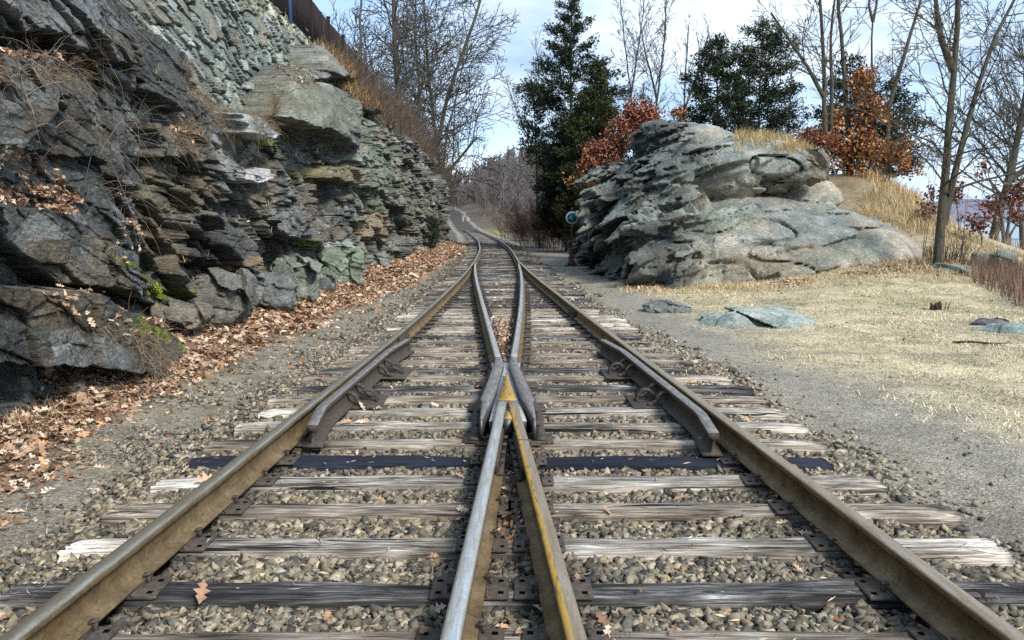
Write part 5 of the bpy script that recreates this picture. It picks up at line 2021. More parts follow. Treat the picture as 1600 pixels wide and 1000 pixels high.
RED = [(.23, .075, .042), (.30, .115, .065), (.17, .055, .032), (.36, .18, .11), (.26, .09, .055)]
ORA = [(.34, .125, .035), (.45, .19, .06), (.24, .075, .025), (.50, .27, .11), (.30, .10, .03), (.17, .06, .025)]
leafy_oak("small oak with dull red leaves between the cedars and the outcrop", (975, 270), 31, [(1000, 178, 28, 24), (975, 205, 26, 24), (945, 240, 34, 22), (1015, 195, 16, 28), (925, 258, 20, 14)], 71, RED, 5200, .14)
leafy_oak("few pale orange oak leaves hanging in front of the cedars above the green sign", (935, 330), 33, [(905, 282, 22, 8), (925, 288, 10, 6)], 72, [(.55, .30, .13), (.45, .22, .08)], 190, .15, per=8)
leafy_oak("bright orange brown oak clothed in leaves right of the outcrop", (1376, 306), 27.5, [(1345, 125, 20, 28), (1358, 175, 30, 36), (1300, 190, 22, 26), (1395, 235, 34, 28), (1335, 235, 40, 30), (1425, 262, 14, 10), (1350, 275, 26, 14)], 73, [(.30, .115, .038), (.40, .18, .065), (.20, .068, .028), (.46, .26, .12), (.13, .05, .025), (.50, .22, .07)], 4600, .135)
leafy_oak("low dark red oak scrub at the left foot of the orange oak", (1275, 250), 26.5, [(1262, 216, 18, 13), (1290, 225, 18, 12)], 74, RED, 900, .13)
leafy_oak("rusty red oak foliage hanging low over the waterfront at the right edge", (1572, 372), 29, [(1550, 322, 22, 13), (1585, 300, 22, 22), (1598, 335, 14, 12), (1540, 262, 10, 10)], 75, [(.16, .065, .045), (.22, .095, .06), (.12, .05, .035)], 650, .15)
leafy_oak("small russet leafed shrub behind the very top of the outcrop", (1058, 196), 31, [(1059, 178, 10, 7)], 76, ORA, 160, .13, per=10)
for (bu, bv, YY, bl, sd, lab) in ((1462, 345, 24, [(1458, 300, 8, 14), (1450, 330, 10, 16)], 77, "small red leafed sapling behind the twin trunk in the tall dry grass"),
                                  (1500, 345, 24, [(1492, 305, 10, 22)], 78, "red leafed sapling just right of the twin trunk"),
                                  (1536, 372, 23, [(1530, 352, 12, 14), (1520, 345, 9, 9)], 79, "scrubby red leafed sapling before the water below the sweeping tree")):
    leafy_oak(lab, (bu, bv), YY, bl, sd, [(.15, .06, .04), (.20, .09, .06), (.11, .05, .035)], 200, .12, group="red leafed saplings", trunk_r=.02, per=9)


# ---------------------------------------------------------------- shrubs and brush
def shrub(label, px, Y, w, h, nst, seed, mat, name="bare_shrub", cat="shrub", group=None, base=None, spread=.35, z=None, rmin=.008):
    rr = random.Random(seed)
    b = at_depth(px[0], px[1], Y)
    zz = gz(b.x, b.y) if z is None else z
    t = Tree(seed, [(4.5, .5, .4, .12, .04), (4.5, .6, .4, .14, .0)], rmin, (.3, .2, .15, .1))
    for k in range(nst):
        a = rr.uniform(0, 6.28)
        q = rr.random() ** .6 * w * .5
        p = np.array([math.cos(a) * q, math.sin(a) * q * .8, -.1])
        t.base = h
        t.shoot(p, norm_(np.array([math.cos(a) * spread * rr.random(), math.sin(a) * spread * rr.random(), 1.0])), h * rr.uniform(.6, 1.1), rmin * 1.6, 0, .08, .03)
    return thing(name, label, cat, (b.x, b.y, zz), group=group, me=t.mesh(name, mat))


shrub("rounded reddish brown leafless thicket at the right of the distant track", (845, 378), 47, 3.6, 2.9, 90, 81, M_REDT, group="leafless thickets by the far track")
shrub("smaller brown leafless bush at the left of the rounded thicket", (812, 368), 62, 3.5, 2.6, 60, 82, M_TWIG, group="leafless thickets by the far track")
shrub("brown leafless bush under the cedars beside the rounded thicket", (872, 388), 42, 2.2, 2.2, 50, 83, M_TWIG, group="leafless thickets by the far track")

# dark evergreen bush at the far end of the cliff
rng = np.random.default_rng(91)
bp = at_depth(668, 392, 37.5)
n = 5200
dd = rng.normal(size=(n, 3))
dd /= np.linalg.norm(dd, axis=1)[:, None]
rad = (1 + .35 * vn((dd * 2.3).astype(np.float32), 92))[:, None] * rng.random((n, 1)) ** .3
Pb = dd * rad * np.array([.62, .8, .85]) + np.array([0, 0, .75])
k = rng.random(n) < .93
Pb = Pb[k & (Pb[:, 2] > -.1)]
V, F, C_ = cards(Pb, rng.normal(size=Pb.shape) + dd[:1] * 0 + np.array([0, 0, .5]), rng.uniform(.08, .16, len(Pb)), rng.uniform(.03, .06, len(Pb)), np.array([[.028, .045, .026]]) * rng.uniform(.5, 1.6, (len(Pb), 1)), rng)
thing("evergreen_bush", "rounded dark evergreen bush at the far foot of the cliff", "bush", (bp.x, bp.y, gz(bp.x, bp.y)), me=make_mesh("evergreen_bush", V, [F], [M_NEEDLE], False, C_))


def blades(P, h, w, lean, col, rng, droop=0.5):
    n = len(P)
    a = rng.uniform(0, 2 * np.pi, n)
    le = lean * rng.uniform(.3, 1.3, n)
    d = np.stack([np.cos(a) * np.sin(le), np.sin(a) * np.sin(le), np.cos(le)], -1)
    s = np.stack([-np.sin(a + rng.normal(0, 1, n)), np.cos(a), 0 * a], -1)
    mid = P + d * (h * .55)[:, None]
    d2 = d + np.stack([np.cos(a), np.sin(a), -np.ones(n)], -1) * (droop * rng.uniform(0, 1, n))[:, None]
    d2 /= np.linalg.norm(d2, axis=1)[:, None]
    tip_ = mid + d2 * (h * .5)[:, None]
    W = (w / 2)[:, None]
    V = np.stack([P - s * W, P + s * W, mid + s * W * .8, mid - s * W * .8, tip_], 1).reshape(-1, 3)
    i = (np.arange(n) * 5)[:, None]
    return V, (i + np.array([[0, 1, 2, 3]])), (i + np.array([[3, 2, 4]])), np.repeat(col, 5, 0)


def grass_obj(name, P, h, w, lean, pal, seed, label, droop=.5, cat=None, kind="stuff", tint=None):
    rng = np.random.default_rng(seed)
    n = len(P)
    pal = np.array(pal)
    col = pal[rng.integers(0, len(pal), n)] * rng.uniform(.7, 1.3, (n, 1))
    if tint is not None:
        col = col * tint[:, None]
    V, Q, T, C_ = blades(P, h * rng.uniform(.5, 1.25, n), w * rng.uniform(.7, 1.4, n), lean, col, rng, droop)
    pr = dict(label=label)
    if kind:
        pr["kind"] = kind
    if cat:
        pr["category"] = cat
    return link(name, make_mesh(name, V, [Q, T], [M_STRAW], False, C_), **pr)


STRAW = [(.46, .36, .20), (.55, .45, .28), (.38, .28, .15), (.60, .52, .35), (.33, .24, .13)]
PALE = [(.50, .44, .30), (.60, .54, .39), (.42, .36, .24), (.34, .29, .19), (.52, .47, .30)]
rng = np.random.default_rng(101)
# lawn
n = 330000
y = 3.2 + (24 - 3.2) * rng.random(n) ** .85
x = rng.uniform(2.8, 14, n)
_, l, _ = edge_w(x, y)
k = (rng.random(n) < l * (0.45 + .55 * sst(-.3, .25, fbm(P3(x * 2, y * 2), 3, 161)))) & (x < 2 + y * .72)
x, y = x[k], y[k]
P = np.stack([x, y, ground_z(x, y)], -1)
gr = (fbm(P3(x * .55, y * .55), 3, 41) > .24) & (rng.random(len(x)) < .35)
col_l = PALE
q = P[~gr]
pt_ = fbm(P3(q[:, 0] * 1.1, q[:, 1] * 1.1), 4, 190)
bare_ = sst(.12, .5, fbm(P3(q[:, 0] * .8 + 9, q[:, 1] * 1.6), 4, 47))
k = rng.random(len(q)) > .7 * bare_
q, pt_ = q[k], pt_[k]
grass_obj("dry_lawn_grass", q, .036 * (1 + 1.1 * sst(.1, .5, pt_)), .008, 1.2, PALE, 102, "short dry straw coloured grass of the meadow", tint=np.clip(.92 + .7 * pt_, .5, 1.3))
n = 5200
x = rng.uniform(3.6, 13, n); y = rng.uniform(6, 20, n)
k = (fbm(P3(x * 2.6, y * 2.6), 3, 191) > .22) & (edge_w(x, y)[1] > .5)
grass_obj("lawn_tufts", np.stack([x, y, ground_z(x, y)], -1)[k], .085, .008, .9, STRAW, 192, "taller tawny tufts standing out of the short meadow grass", droop=.8)
grass_obj("green_lawn_grass", P[gr], .035, .008, 1.1, [(.22, .26, .09), (.30, .31, .13)], 103, "faint green patches in the dry meadow grass")


def clump_px(u0, u1, v0, v1, n, rng, Ymin=14, Ymax=60):
    out = []
    for _ in range(n):
        h_ = hit(rng.uniform(u0, u1), rng.uniform(v0, v1), Ymin, Ymax)
        if h_[1] < Ymax - 1:
            out.append(h_)
    return np.array(out) if out else np.zeros((0, 3))


# tall dry grass on the ridge: drawn from places that are really on the ground there
n = 60000
x = rng.uniform(9.5, 24, n)
y = rng.uniform(20, 42, n)
z = ground_z(x, y)
u, v = project(np.stack([x, y, z], -1))
dn = fbm(P3(x * .8, y * .8), 3, 171)
k = (u > 1340) & (u < 1640) & (v < 402 + (1600 - u) * .03) & (dn > .02) & (z > -.35) & (x > 10.5) & ~((u > 1485) & (rng.random(n) < .8))
grass_obj("tall_dry_grass", np.stack([x, y, z], -1)[k], .50, .012, .40, [(.50, .34, .15), (.60, .44, .22), (.42, .27, .12), (.62, .50, .30)], 104, "tall golden dry grass along the ridge under the right hand trees", droop=.5)
n = 26000
x = rng.uniform(9.5, 17, n); y = rng.uniform(17.5, 25, n); z = ground_z(x, y)
u, v = project(np.stack([x, y, z], -1))
k = (u > 1270) & (v < 432) & (fbm(P3(x * 1.2, y * 1.2), 3, 172) > -.1)
grass_obj("matted_dry_grass", np.stack([x, y, z], -1)[k], .20, .011, .9, STRAW, 105, "matted dry grass and weeds at the foot of the ridge")

# outcrop: tufts rooted on its real surface
u, v = project(OCP)
nrm = None


def on_rock(P, u, v, box, n, rng, zoff=-.02):
    m = np.nonzero((u > box[0]) & (u < box[1]) & (v > box[2]) & (v < box[3]))[0]
    if len(m) == 0:
        return np.zeros((0, 3))
    q = P[rng.choice(m, n)]
    return q + rng.normal(size=(n, 3)) * np.array([.05, .05, 0]) + np.array([0, 0, zoff])


top = OCP[:, 2]
sel = []
for box, n in (((1150, 1275, 185, 240), 5200),):
    q = on_rock(OCP, u, v, box, n * 3, rng)
    q = q[(q[:, 2] > 3.25) & (fbm(q.astype(np.float32) * 2.2, 3, 181) > -.1)]
    sel.append(q[:n])
grass_obj("outcrop_grass_tuft", np.concatenate(sel), .36, .011, .55, [(.50, .38, .18), (.62, .50, .28), (.42, .29, .14)], 106, "golden dry grass tuft on the right shoulder of the outcrop top")
sel = [on_rock(OCP, u, v, b, n, rng) for b, n in (((1100, 1165, 345, 372), 500), ((1165, 1195, 333, 346), 350), ((1230, 1265, 268, 300), 300), ((1140, 1200, 398, 425), 700))]
grass_obj("crevice_grass", np.concatenate(sel), .16, .009, .8, STRAW, 107, "small dry grass tufts growing from cracks in the outcrop")
n = 16000
x = rng.uniform(2.6, 11.5, n); y = rng.uniform(17.3, 20.4, n)
m = sst(20.6, 18.6, y + .5 * vn(P3(x * .8, y), 175))
k = rng.random(n) < .8 * (1 - np.abs(m - .5) * 1.2)
x, y = x[k], y[k]
grass_obj("outcrop_foot_grass", np.stack([x, y, ground_z(x, y)], -1), .13, .010, 1.0, [(.58, .44, .25), (.52, .36, .18), (.64, .52, .33)], 108, "pale matted grass lying along the foot of the outcrop")
# red stemmed scrub at the right edge
n = 9000
x = rng.uniform(9.2, 16, n); y = rng.uniform(14.2, 19.5, n)
u2, v2 = project(np.stack([x, y, ground_z(x, y)], -1))
k = (u2 > 1520) & (v2 < 442 + (u2 - 1520) * .55) & (v2 > 418)
x, y = x[k], y[k]
grass_obj("red_stem_scrub", np.stack([x, y, ground_z(x, y)], -1), .55, .010, .3, [(.19, .115, .085), (.25, .155, .12), (.14, .085, .06), (.30, .21, .16)], 109, "thicket of thin reddish stems below the ridge at the right edge", droop=.15)
# far wood
t = Tree(7, [(1.5, .6, .5, .10, .04), (1.9, .55, .5, .12, .03)], .04, (1.1, 1.0, .8, .6))
rr = random.Random(7)
cnt = 0
while cnt < 1400:
    Y = 78 + 330 * rr.random() ** .9 if cnt < 1050 else rr.uniform(405, 560)
    uu = rr.uniform(640, 960) if cnt < 1050 else rr.uniform(650, 860)
    X = (uu - 800) / F_PX * Y
    tt = X - float(tcx(Y))
    if (-6 < tt < 4.6 + 4 * rr.random() and Y < 400) or (Y < 95 and tt < 0):
        continue
    cnt += 1
    H = rr.uniform(6.5, 12.0) * (1.0 if Y > 140 else .7)
    t.base = H * .55
    t.rmin = .035 + .00022 * Y
    p = np.array([X, Y, gz(X, Y) - .3])
    t.shoot(p, norm_(np.array([rr.gauss(0, .08), rr.gauss(0, .08), 1])), H, .06 + .0004 * Y, 0, .05, .02)
link("far_woods", t.mesh("far_woods", M_FARW, .09), kind="stuff", label="hazy grey leafless wood covering the hill beyond the bend")
# undergrowth under the far wood
n = 26000
y = rng.uniform(66, 380, n); u3 = rng.uniform(680, 960, n); x = (u3 - 800) / F_PX * y
tt = x - tcx(y)
k = ((tt > 4.6) | ((tt < -6) & (y > 90)))
x, y = x[k], y[k]
grass_obj("far_undergrowth", np.stack([x, y, ground_z(x, y)], -1), .8, .05, .5, [(.22, .16, .11), (.30, .22, .15), (.17, .13, .09)], 110, "brown undergrowth at the edge of the far wood")
# ---------------------------------------------------------------- fallen leaves
LO = np.array([(0, .0), (.10, .05), (.22, .20), (.32, .07), (.46, .27), (.58, .09), (.72, .22), (.84, .07), (1, 0)])
LPAL = np.array([[.48, .34, .235], [.60, .46, .34], [.38, .23, .14], [.27, .15, .09], [.66, .53, .40], [.43, .27, .17], [.20, .11, .07], [.50, .29, .15], [.54, .42, .31]])


def oak_leaves(P, s, col, rng, tilt=.35, lobed=True):
    n = len(P)
    if lobed:
        k = len(LO)
        bend = rng.normal(0, .45, (n, 1))
        fold = rng.uniform(-.1, .9, (n, 1))
        lx = LO[:, 0][None]
        zc = bend * (lx - .5) ** 2
        jit = rng.uniform(.75, 1.25, (n, k))
        L_ = np.stack([np.broadcast_to(lx, (n, k)) - .5, LO[:, 1][None] * jit, zc + fold * LO[:, 1][None] * .8], -1)
        Rr = np.stack([np.broadcast_to(lx, (n, k)) - .5, -LO[:, 1][None] * jit[:, ::-1], zc + fold[::-1] * LO[:, 1][None] * .8], -1)
        M = np.stack([np.broadcast_to(lx, (n, k)) - .5, np.zeros((n, k)), np.broadcast_to(zc, (n, k))], -1)
        V = np.concatenate([M, L_, Rr], 1)
        j = np.arange(k - 1)
        f = np.concatenate([np.stack([j, j + 1, k + j + 1, k + j], -1), np.stack([j + 1, j, 2 * k + j, 2 * k + j + 1], -1)])
        nv_ = 3 * k
    else:
        V = np.array([[-.5, 0, 0], [-.1, .24, .1], [.5, 0, .05], [.05, -.22, .12], [0, 0, 0]])[None] + rng.normal(0, .06, (n, 5, 3))
        f = np.array([(0, 4, 1), (4, 2, 1), (0, 3, 4), (4, 3, 2)])
        nv_ = 5
    az = rng.uniform(0, 6.283, n)
    a, b = rng.normal(0, tilt, n), rng.normal(0, tilt, n)
    ca, sa = np.cos(az), np.sin(az)
    Z0, O1 = np.zeros(n), np.ones(n)
    Rz = np.stack([ca, -sa, Z0, sa, ca, Z0, Z0, Z0, O1], -1).reshape(n, 3, 3)
    Rx = np.stack([O1, Z0, Z0, Z0, np.cos(a), -np.sin(a), Z0, np.sin(a), np.cos(a)], -1).reshape(n, 3, 3)
    Ry = np.stack([np.cos(b), Z0, np.sin(b), Z0, O1, Z0, -np.sin(b), Z0, np.cos(b)], -1).reshape(n, 3, 3)
    V = np.einsum('nij,nkj->nki', Rz @ Rx @ Ry, V) * s[:, None, None] + P[:, None, :]
    F = (f[None] + (np.arange(n) * nv_)[:, None, None]).reshape(-1, f.shape[1])
    return V.reshape(-1, 3), F, np.repeat(col, nv_, 0)


def litter_obj(name, P, s, rng, label, tilt=.35, lobed=True, pal=LPAL, mul=1.0):
    n = len(P)
    col = pal[rng.integers(0, len(pal), n)] * rng.uniform(.55, 1.25, (n, 1)) * mul
    V, F, C_ = oak_leaves(P, s, col, rng, tilt, lobed)
    return link(name, make_mesh(name, V, [F], [M_LEAF], False, C_), kind="stuff", label=label)


rng = np.random.default_rng(201)


def bank(ya, yb, dens, smean, lobed, seed):
    n = int((yb - ya) * 3.6 * dens)
    y = rng.uniform(ya, yb, n)
    x = cliff_x(y) + rng.uniform(-.7, 2.9, n)
    _, _, lt = edge_w(x, y)
    cl_ = .35 + .65 * sst(-.35, .25, fbm(P3(x * 1.3, y * 1.3), 3, 210))
    w = lt * cl_ + .035 * sst(-2.2, -2.7, x)
    k = rng.random(n) < w
    x, y = x[k], y[k]
    n = len(x)
    z = ground_z(x, y) + rng.uniform(.005, .055, n) * np.clip(w[k] * 1.5, .2, 1)
    return np.stack([x, y, z], -1), smean * np.exp(rng.normal(0, .40, n))


P, s = bank(3.6, 10, 1500, .068, True, 1)
litter_obj("leaf_litter", P, s, rng, "thick drift of fallen oak leaves along the near foot of the cliff", .45)
P, s = bank(10, 22, 800, .085, False, 2)
P2, s2 = bank(22, 52, 300, .11, False, 3)
litter_obj("leaf_litter", np.concatenate([P, P2]), np.concatenate([s, s2]), rng, "brown fallen leaves along the far foot of the cliff", .45, False)

# leaves caught on the track
n = 5200
y = 2.2 + 40 * rng.random(n) ** 1.6
x = rng.uniform(-2.3, 2.3, n)
tx = tcx(y)
cen = np.exp(-((x - tx) / .16) ** 2) * (y > 5.2) * (y < 27) + .5 * np.exp(-((x - tx) / .12) ** 2) * (y < 5.2)
lefty = np.exp(-((x - LS(y) - .22) / .18) ** 2) * .35 * (y < 9) * (y > 4)
w = .10 + cen * 1.0 + lefty + .10 * (y > 14)
for xr in (LS(y), RS(y), LI(y), RI(y)):
    w = w * (np.abs(x - xr) > .06)
k = (rng.random(n) < w) & (np.abs(x - tx) < np.interp(y, [0, 8, 28, 60], [2.3, 2.2, 1.5, 1.3]))
x, y = x[k], y[k]
t_ = near_tie(x, y)
z = np.where(t_, .006, -.040) + rng.uniform(0, .02, len(x))
litter_obj("scattered_leaves", np.stack([x, y, z], -1), .075 * np.exp(rng.normal(0, .25, len(x))), rng, "single oak leaves caught between the rails and timbers", .5)
# leaves packed in the throat beyond the frog and heel
n = 900
y = rng.uniform(7.6, 12.5, n)
x = tcx(y) + rng.normal(0, .4, n) * np.abs(S_(y))
litter_obj("scattered_leaves", np.stack([x, y, -.035 + rng.uniform(0, .05, n)], -1), .07 * np.exp(rng.normal(0, .25, n)), rng, "brown oak leaves packed between the inner rails beyond the frog", .6)
n = 190
y = rng.uniform(3.6, 5.3, n)
x = tcx(y) + rng.uniform(-.06, .06, n)
litter_obj("scattered_leaves", np.stack([x, y, -.04 + rng.uniform(0, .04, n)], -1), .055 * np.exp(rng.normal(0, .25, n)), rng, "shrivelled leaves lying between the two foreground rails", .6, mul=.8)
# wood chips and bark bits on the stone
n = 1500
y = rng.uniform(2.2, 9, n)
x = rng.uniform(-2.3, 2.4, n)
z = np.where(near_tie(x, y), .008, -.035)
V, F, C_ = cards(np.stack([x, y, z], -1), rng.normal(size=(n, 3)) * np.array([1, 1, .15]), rng.uniform(.02, .075, n), rng.uniform(.004, .012, n), np.array([[.42, .34, .26]]) * rng.uniform(.4, 1.5, (n, 1)), rng)
link("wood_chips", make_mesh("wood_chips", V, [F], [M_STRAW], False, C_), kind="stuff", label="pale splinters and leaf stalks lying on the ballast")
# the few large orange leaves that catch the eye
for (u, v, zz, sc, rz, lab, cc) in ((228, 942, -.05, .15, .9, "large bright orange oak leaf on the ballast beside the left rail in the foreground", (.62, .30, .13)),
                                    (185, 808, -.08, .11, 2.0, "deep red oak leaf lying left of the left rail", (.36, .10, .08)),
                                    (403, 540, .0, .17, 1.0, "single vivid orange leaf at the edge of the gravel", (.70, .22, .05)),
                                    (500, 592, .0, .10, .3, "small scarlet leaf on the timber end left of the guard rail", (.60, .09, .03)),
                                    (1222, 822, .0, .07, .3, "small pale leaf on a timber right of the right rail", (.50, .38, .22))):
    X, Y = on_plane_z(u, v, zz)
    V, F, C_ = oak_leaves(np.array([[0, 0, .02]]), np.array([sc]), np.array([cc]), np.random.default_rng(int(u)), .15)
    thing("oak_leaf", lab, "leaf", (X, Y, max(zz, gz(X, Y) + .012)), (0, 0, rz), me=make_mesh("oak_leaf", V, [F], [M_LEAF], False, C_))

# ---------------------------------------------------------------- things growing on the cliff
CU, CV = project(CLP)
e1 = np.gradient(CLP, axis=0)
e2 = np.gradient(CLP, axis=1)
CN = np.cross(e2, e1)
CN /= (np.linalg.norm(CN, axis=2)[..., None] + 1e-9)
if CN[..., 0].mean() < 0:
    CN = -CN
area = np.linalg.norm(np.cross(e2, e1), axis=2)


def on_cliff(mask, n, rng):
    w = (area * mask).ravel()
    if w.sum() <= 0:
        return np.zeros((0, 3)), np.zeros((0, 3))
    i = rng.choice(len(w), n, p=w / w.sum())
    return CLP.reshape(-1, 3)[i], CN.reshape(-1, 3)[i]


flat = sst(.35, .75, CN[..., 2])
LEDGE = [([(-200, 225), (40, 232), (95, 280), (125, 318), (110, 335), (40, 322), (-200, 300)], 3200), ([(92, 465), (150, 468), (215, 500), (250, 500), (245, 540), (190, 530), (120, 505), (75, 478)], 2300),
         ([(-200, 55), (60, 62), (150, 95), (155, 115), (60, 95), (-200, 100)], 900), ([(255, 170), (300, 185), (300, 225), (262, 210)], 350), ([(355, 85), (440, 90), (500, 125), (480, 135), (400, 118)], 900),
         ([(170, 340), (215, 350), (225, 410), (190, 412)], 400), ([(250, 495), (380, 490), (380, 520), (250, 560)], 500), ([(440, 215), (520, 245), (500, 260), (440, 240)], 300)]
Ps = []
for poly, n in LEDGE:
    m = in_poly(CU, CV, poly) * (flat + .06)
    q, _ = on_cliff(m, n, rng)
    Ps.append(q)
q, _ = on_cliff(sst(.7, .9, CN[..., 2]) * (ys[:, None] > 5) * (fbm(P3(Yc * 1.2, Zc * 1.2, 0), 3, 215) > .05), 2600, rng)
Ps.append(q)
P = np.concatenate(Ps) + rng.uniform(0, .03, (sum(len(a) for a in Ps), 3))
litter_obj("ledge_leaves", P, .07 * np.exp(rng.normal(0, .25, len(P))), rng, "brown leaves gathered on the ledges of the cliff", .6)


def strands(mask, n, lmin, lmax, seed, out=.25, rad=.003, up=.2, drop=1.0, nseg=7, wig=.12):
    rg = np.random.default_rng(seed)
    q, nn = on_cliff(mask, n, rg)
    t = Tree(seed, [], .001)
    A, B = [], []
    L_ = rg.uniform(lmin, lmax, len(q))
    d = nn * out + rg.normal(size=q.shape) * .35 + np.array([0, -.1, up])
    d /= np.linalg.norm(d, axis=1)[:, None]
    p = q.copy()
    ra = np.full(len(q), rad) * rg.uniform(.7, 1.5, len(q))
    RA, RB = [], []
    for i in range(nseg):
        d = d + np.array([0, 0, -drop / nseg * 1.3]) + rg.normal(size=q.shape) * wig
        d /= np.linalg.norm(d, axis=1)[:, None]
        p2 = p + d * (L_ / nseg)[:, None]
        A.append(p); B.append(p2); RA.append(ra * (1 - i / nseg * .6)); RB.append(ra * (1 - (i + 1) / nseg * .6))
        p = p2
    t.A, t.B, t.RA, t.RB = np.concatenate(A), np.concatenate(B), np.concatenate(RA), np.concatenate(RB)
    return t


def pm(polys):
    m = np.zeros(CU.shape, bool)
    for p in polys:
        m |= in_poly(CU, CV, p)
    return m


M_VINE = bark_mat("dry_vine", (0.15, .10, .065), (.42, .33, .23))
M_VINEG = bark_mat("grey_vine", (0.13, .11, .10), (.33, .29, .26))
vz = [[(150, -20), (290, -20), (285, 40), (200, 60), (150, 40)], [(135, 60), (205, 60), (215, 200), (205, 330), (160, 340), (130, 200)], [(-100, 60), (60, 60), (150, 100), (130, 130), (-100, 120)]]
t = strands(pm(vz), 300, .25, 1.1, 221, .5, .0028, .2, 1.0)
link("hanging_vines", t.mesh("hanging_vines", M_VINEG), kind="stuff", label="tangle of grey dry vines hanging over the near cliff")
hz = [[(275, 95), (320, 110), (370, 190), (385, 225), (345, 215), (290, 150)], [(385, 150), (440, 160), (430, 200), (400, 215)], [(270, 190), (300, 200), (300, 240), (275, 235)], [(130, 500), (240, 520), (260, 580), (240, 590), (200, 540)], [(-60, 110), (110, 110), (150, 125), (100, 135), (-60, 130)]]
t = strands(pm(hz), 4600, .12, .40, 223, .5, .0026, .5, 1.1, 5)
link("ledge_grass", t.mesh("ledge_grass", M_VINE), kind="stuff", label="tufts of bent straw grass growing from ledges of the cliff")
# long arching bramble canes on the near rock
for k_, (pts, r_) in enumerate(([[(-20, 108, 6.3), (30, 75, 6.3), (75, 62, 6.5), (105, 66, 6.7)], .006], [[(-20, 128, 6.2), (40, 100, 6.3), (100, 88, 6.6), (150, 95, 6.9), (175, 120, 7.2)], .006],
                                [[(-20, 182, 6.1), (40, 150, 6.2), (90, 128, 6.5), (140, 128, 6.8)], .005], [[(0, 198, 6.1), (60, 200, 6.3), (110, 190, 6.6)], .004], [[(0, 222, 6.1), (50, 240, 6.3), (95, 252, 6.6), (105, 228, 6.6)], .005],
                                [[(112, 5, 6.5), (122, 35, 6.5), (128, 70, 6.6)], .005], [[(180, 375, 7.3), (165, 385, 7.2), (140, 400, 7.0), (120, 408, 6.8)], .004])):
    l = [tuple(at_depth(u, v, Y)) for u, v, Y in pts]
    # lay them just clear of the rock
    l2 = []
    for p in l:
        i = int(np.clip(np.searchsorted(ys, p[1]), 0, len(ys) - 1))
        j = int(np.argmin(np.abs(CLP[i, :, 2] - p[2])))
        l2.append(Vector((max(CLP[i, j, 0] + .12, -4.8), p[1], p[2])))
    cv = []
    for a, b in zip(l2[:-1], l2[1:]):
        for q in range(4):
            cv.append(a.lerp(b, q / 4) + Vector((0, 0, .03 * math.sin(q / 4 * math.pi))))
    cv.append(l2[-1])
    labs = ["topmost arching grey cane across the upper left rock", "long arching cane under the topmost one reaching to the dark cleft", "third arching cane across the striped left rock", "short flat cane across the left rock face",
            "looped cane hanging on the left rock above the leaf pocket", "thin cane dangling from the top of the left rock", "short cane lying over the dark face below the leaf pocket"]
    thing("bramble_cane", labs[k_], "bramble", group="bare canes on the near cliff", me=MB().tube(cv, [r_ * (1 - .5 * i / len(cv)) for i in range(len(cv))], 5).mesh("bramble_cane", [M_VINEG], True))
# brown grass and brush on the slope above the far part of the cliff
sl = (Yc > 23.5) & (Zc > ztop_c(Yc) - .3)
m = sl * (.25 + .75 * sst(-.3, .2, fbm(P3(Yc * .8, Zc * .8, 0), 3, 230)))
q, _ = on_cliff(m, 30000, rng)
grass_obj("slope_grass", q, .42, .013, .85, [(.30, .20, .10), (.38, .26, .14), (.24, .16, .085), (.46, .33, .19), (.26, .14, .08)], 231, "tangled tawny grass covering the slope above the far cliff", droop=.9)
t = strands(((Yc > 27) & (Zc > ztop_c(Yc) - .9)) * 1.0 + 1.2 * ((Yc > 46) & (Zc > 1.8)), 5200, .5, 1.7, 233, .35, .009, 1.0, .25, 6, .16)
link("slope_brush", t.mesh("slope_brush", M_TWIG), kind="stuff", label="brown leafless brush hanging over the far end of the cliff")
q, _ = on_cliff((CN[..., 2] > .45) & (Yc > 10) & (Yc < 40) & (fbm(P3(Yc * 1.5, Zc * 1.5, 0), 3, 235) > .1), 5000, rng)
grass_obj("cliff_tufts", q, .16, .007, .9, STRAW, 236, "small dry tufts in the joints of the cliff", droop=.9)
# wall top weeds
n = 2600
y = rng.uniform(9, 31, n)
P = np.stack([wall_x(y, wall_top(y)) + rng.uniform(-.35, .12, n), y, wall_top(y) - .02 + rng.uniform(-.15, .03, n)], -1)
k = fbm(P3(y * .9, 0, 0), 3, 237) > -.05
grass_obj("wall_top_grass", P[k], .22, .008, .7, [(.33, .28, .12), (.40, .33, .17), (.28, .2, .1)], 238, "weeds growing along the top of the stone wall below the fence")
# moss cushions
m = np.zeros(CU.shape)
for poly in MOSSY:
    m = np.maximum(m, in_poly(CU, CV, poly))
q, nn = on_cliff(m * (CLM > .3), 9000, rng)
V, F, C_ = cards(q, nn + rng.normal(size=q.shape) * .5, rng.uniform(.012, .03, len(q)), rng.uniform(.006, .014, len(q)), np.array([[.30, .38, .03]]) * rng.uniform(.5, 1.3, (len(q), 1)), rng)
link("moss", make_mesh("moss", V, [F], [M_STRAW], False, C_), kind="stuff", label="bright yellow green moss on the ledges of the dark rock")
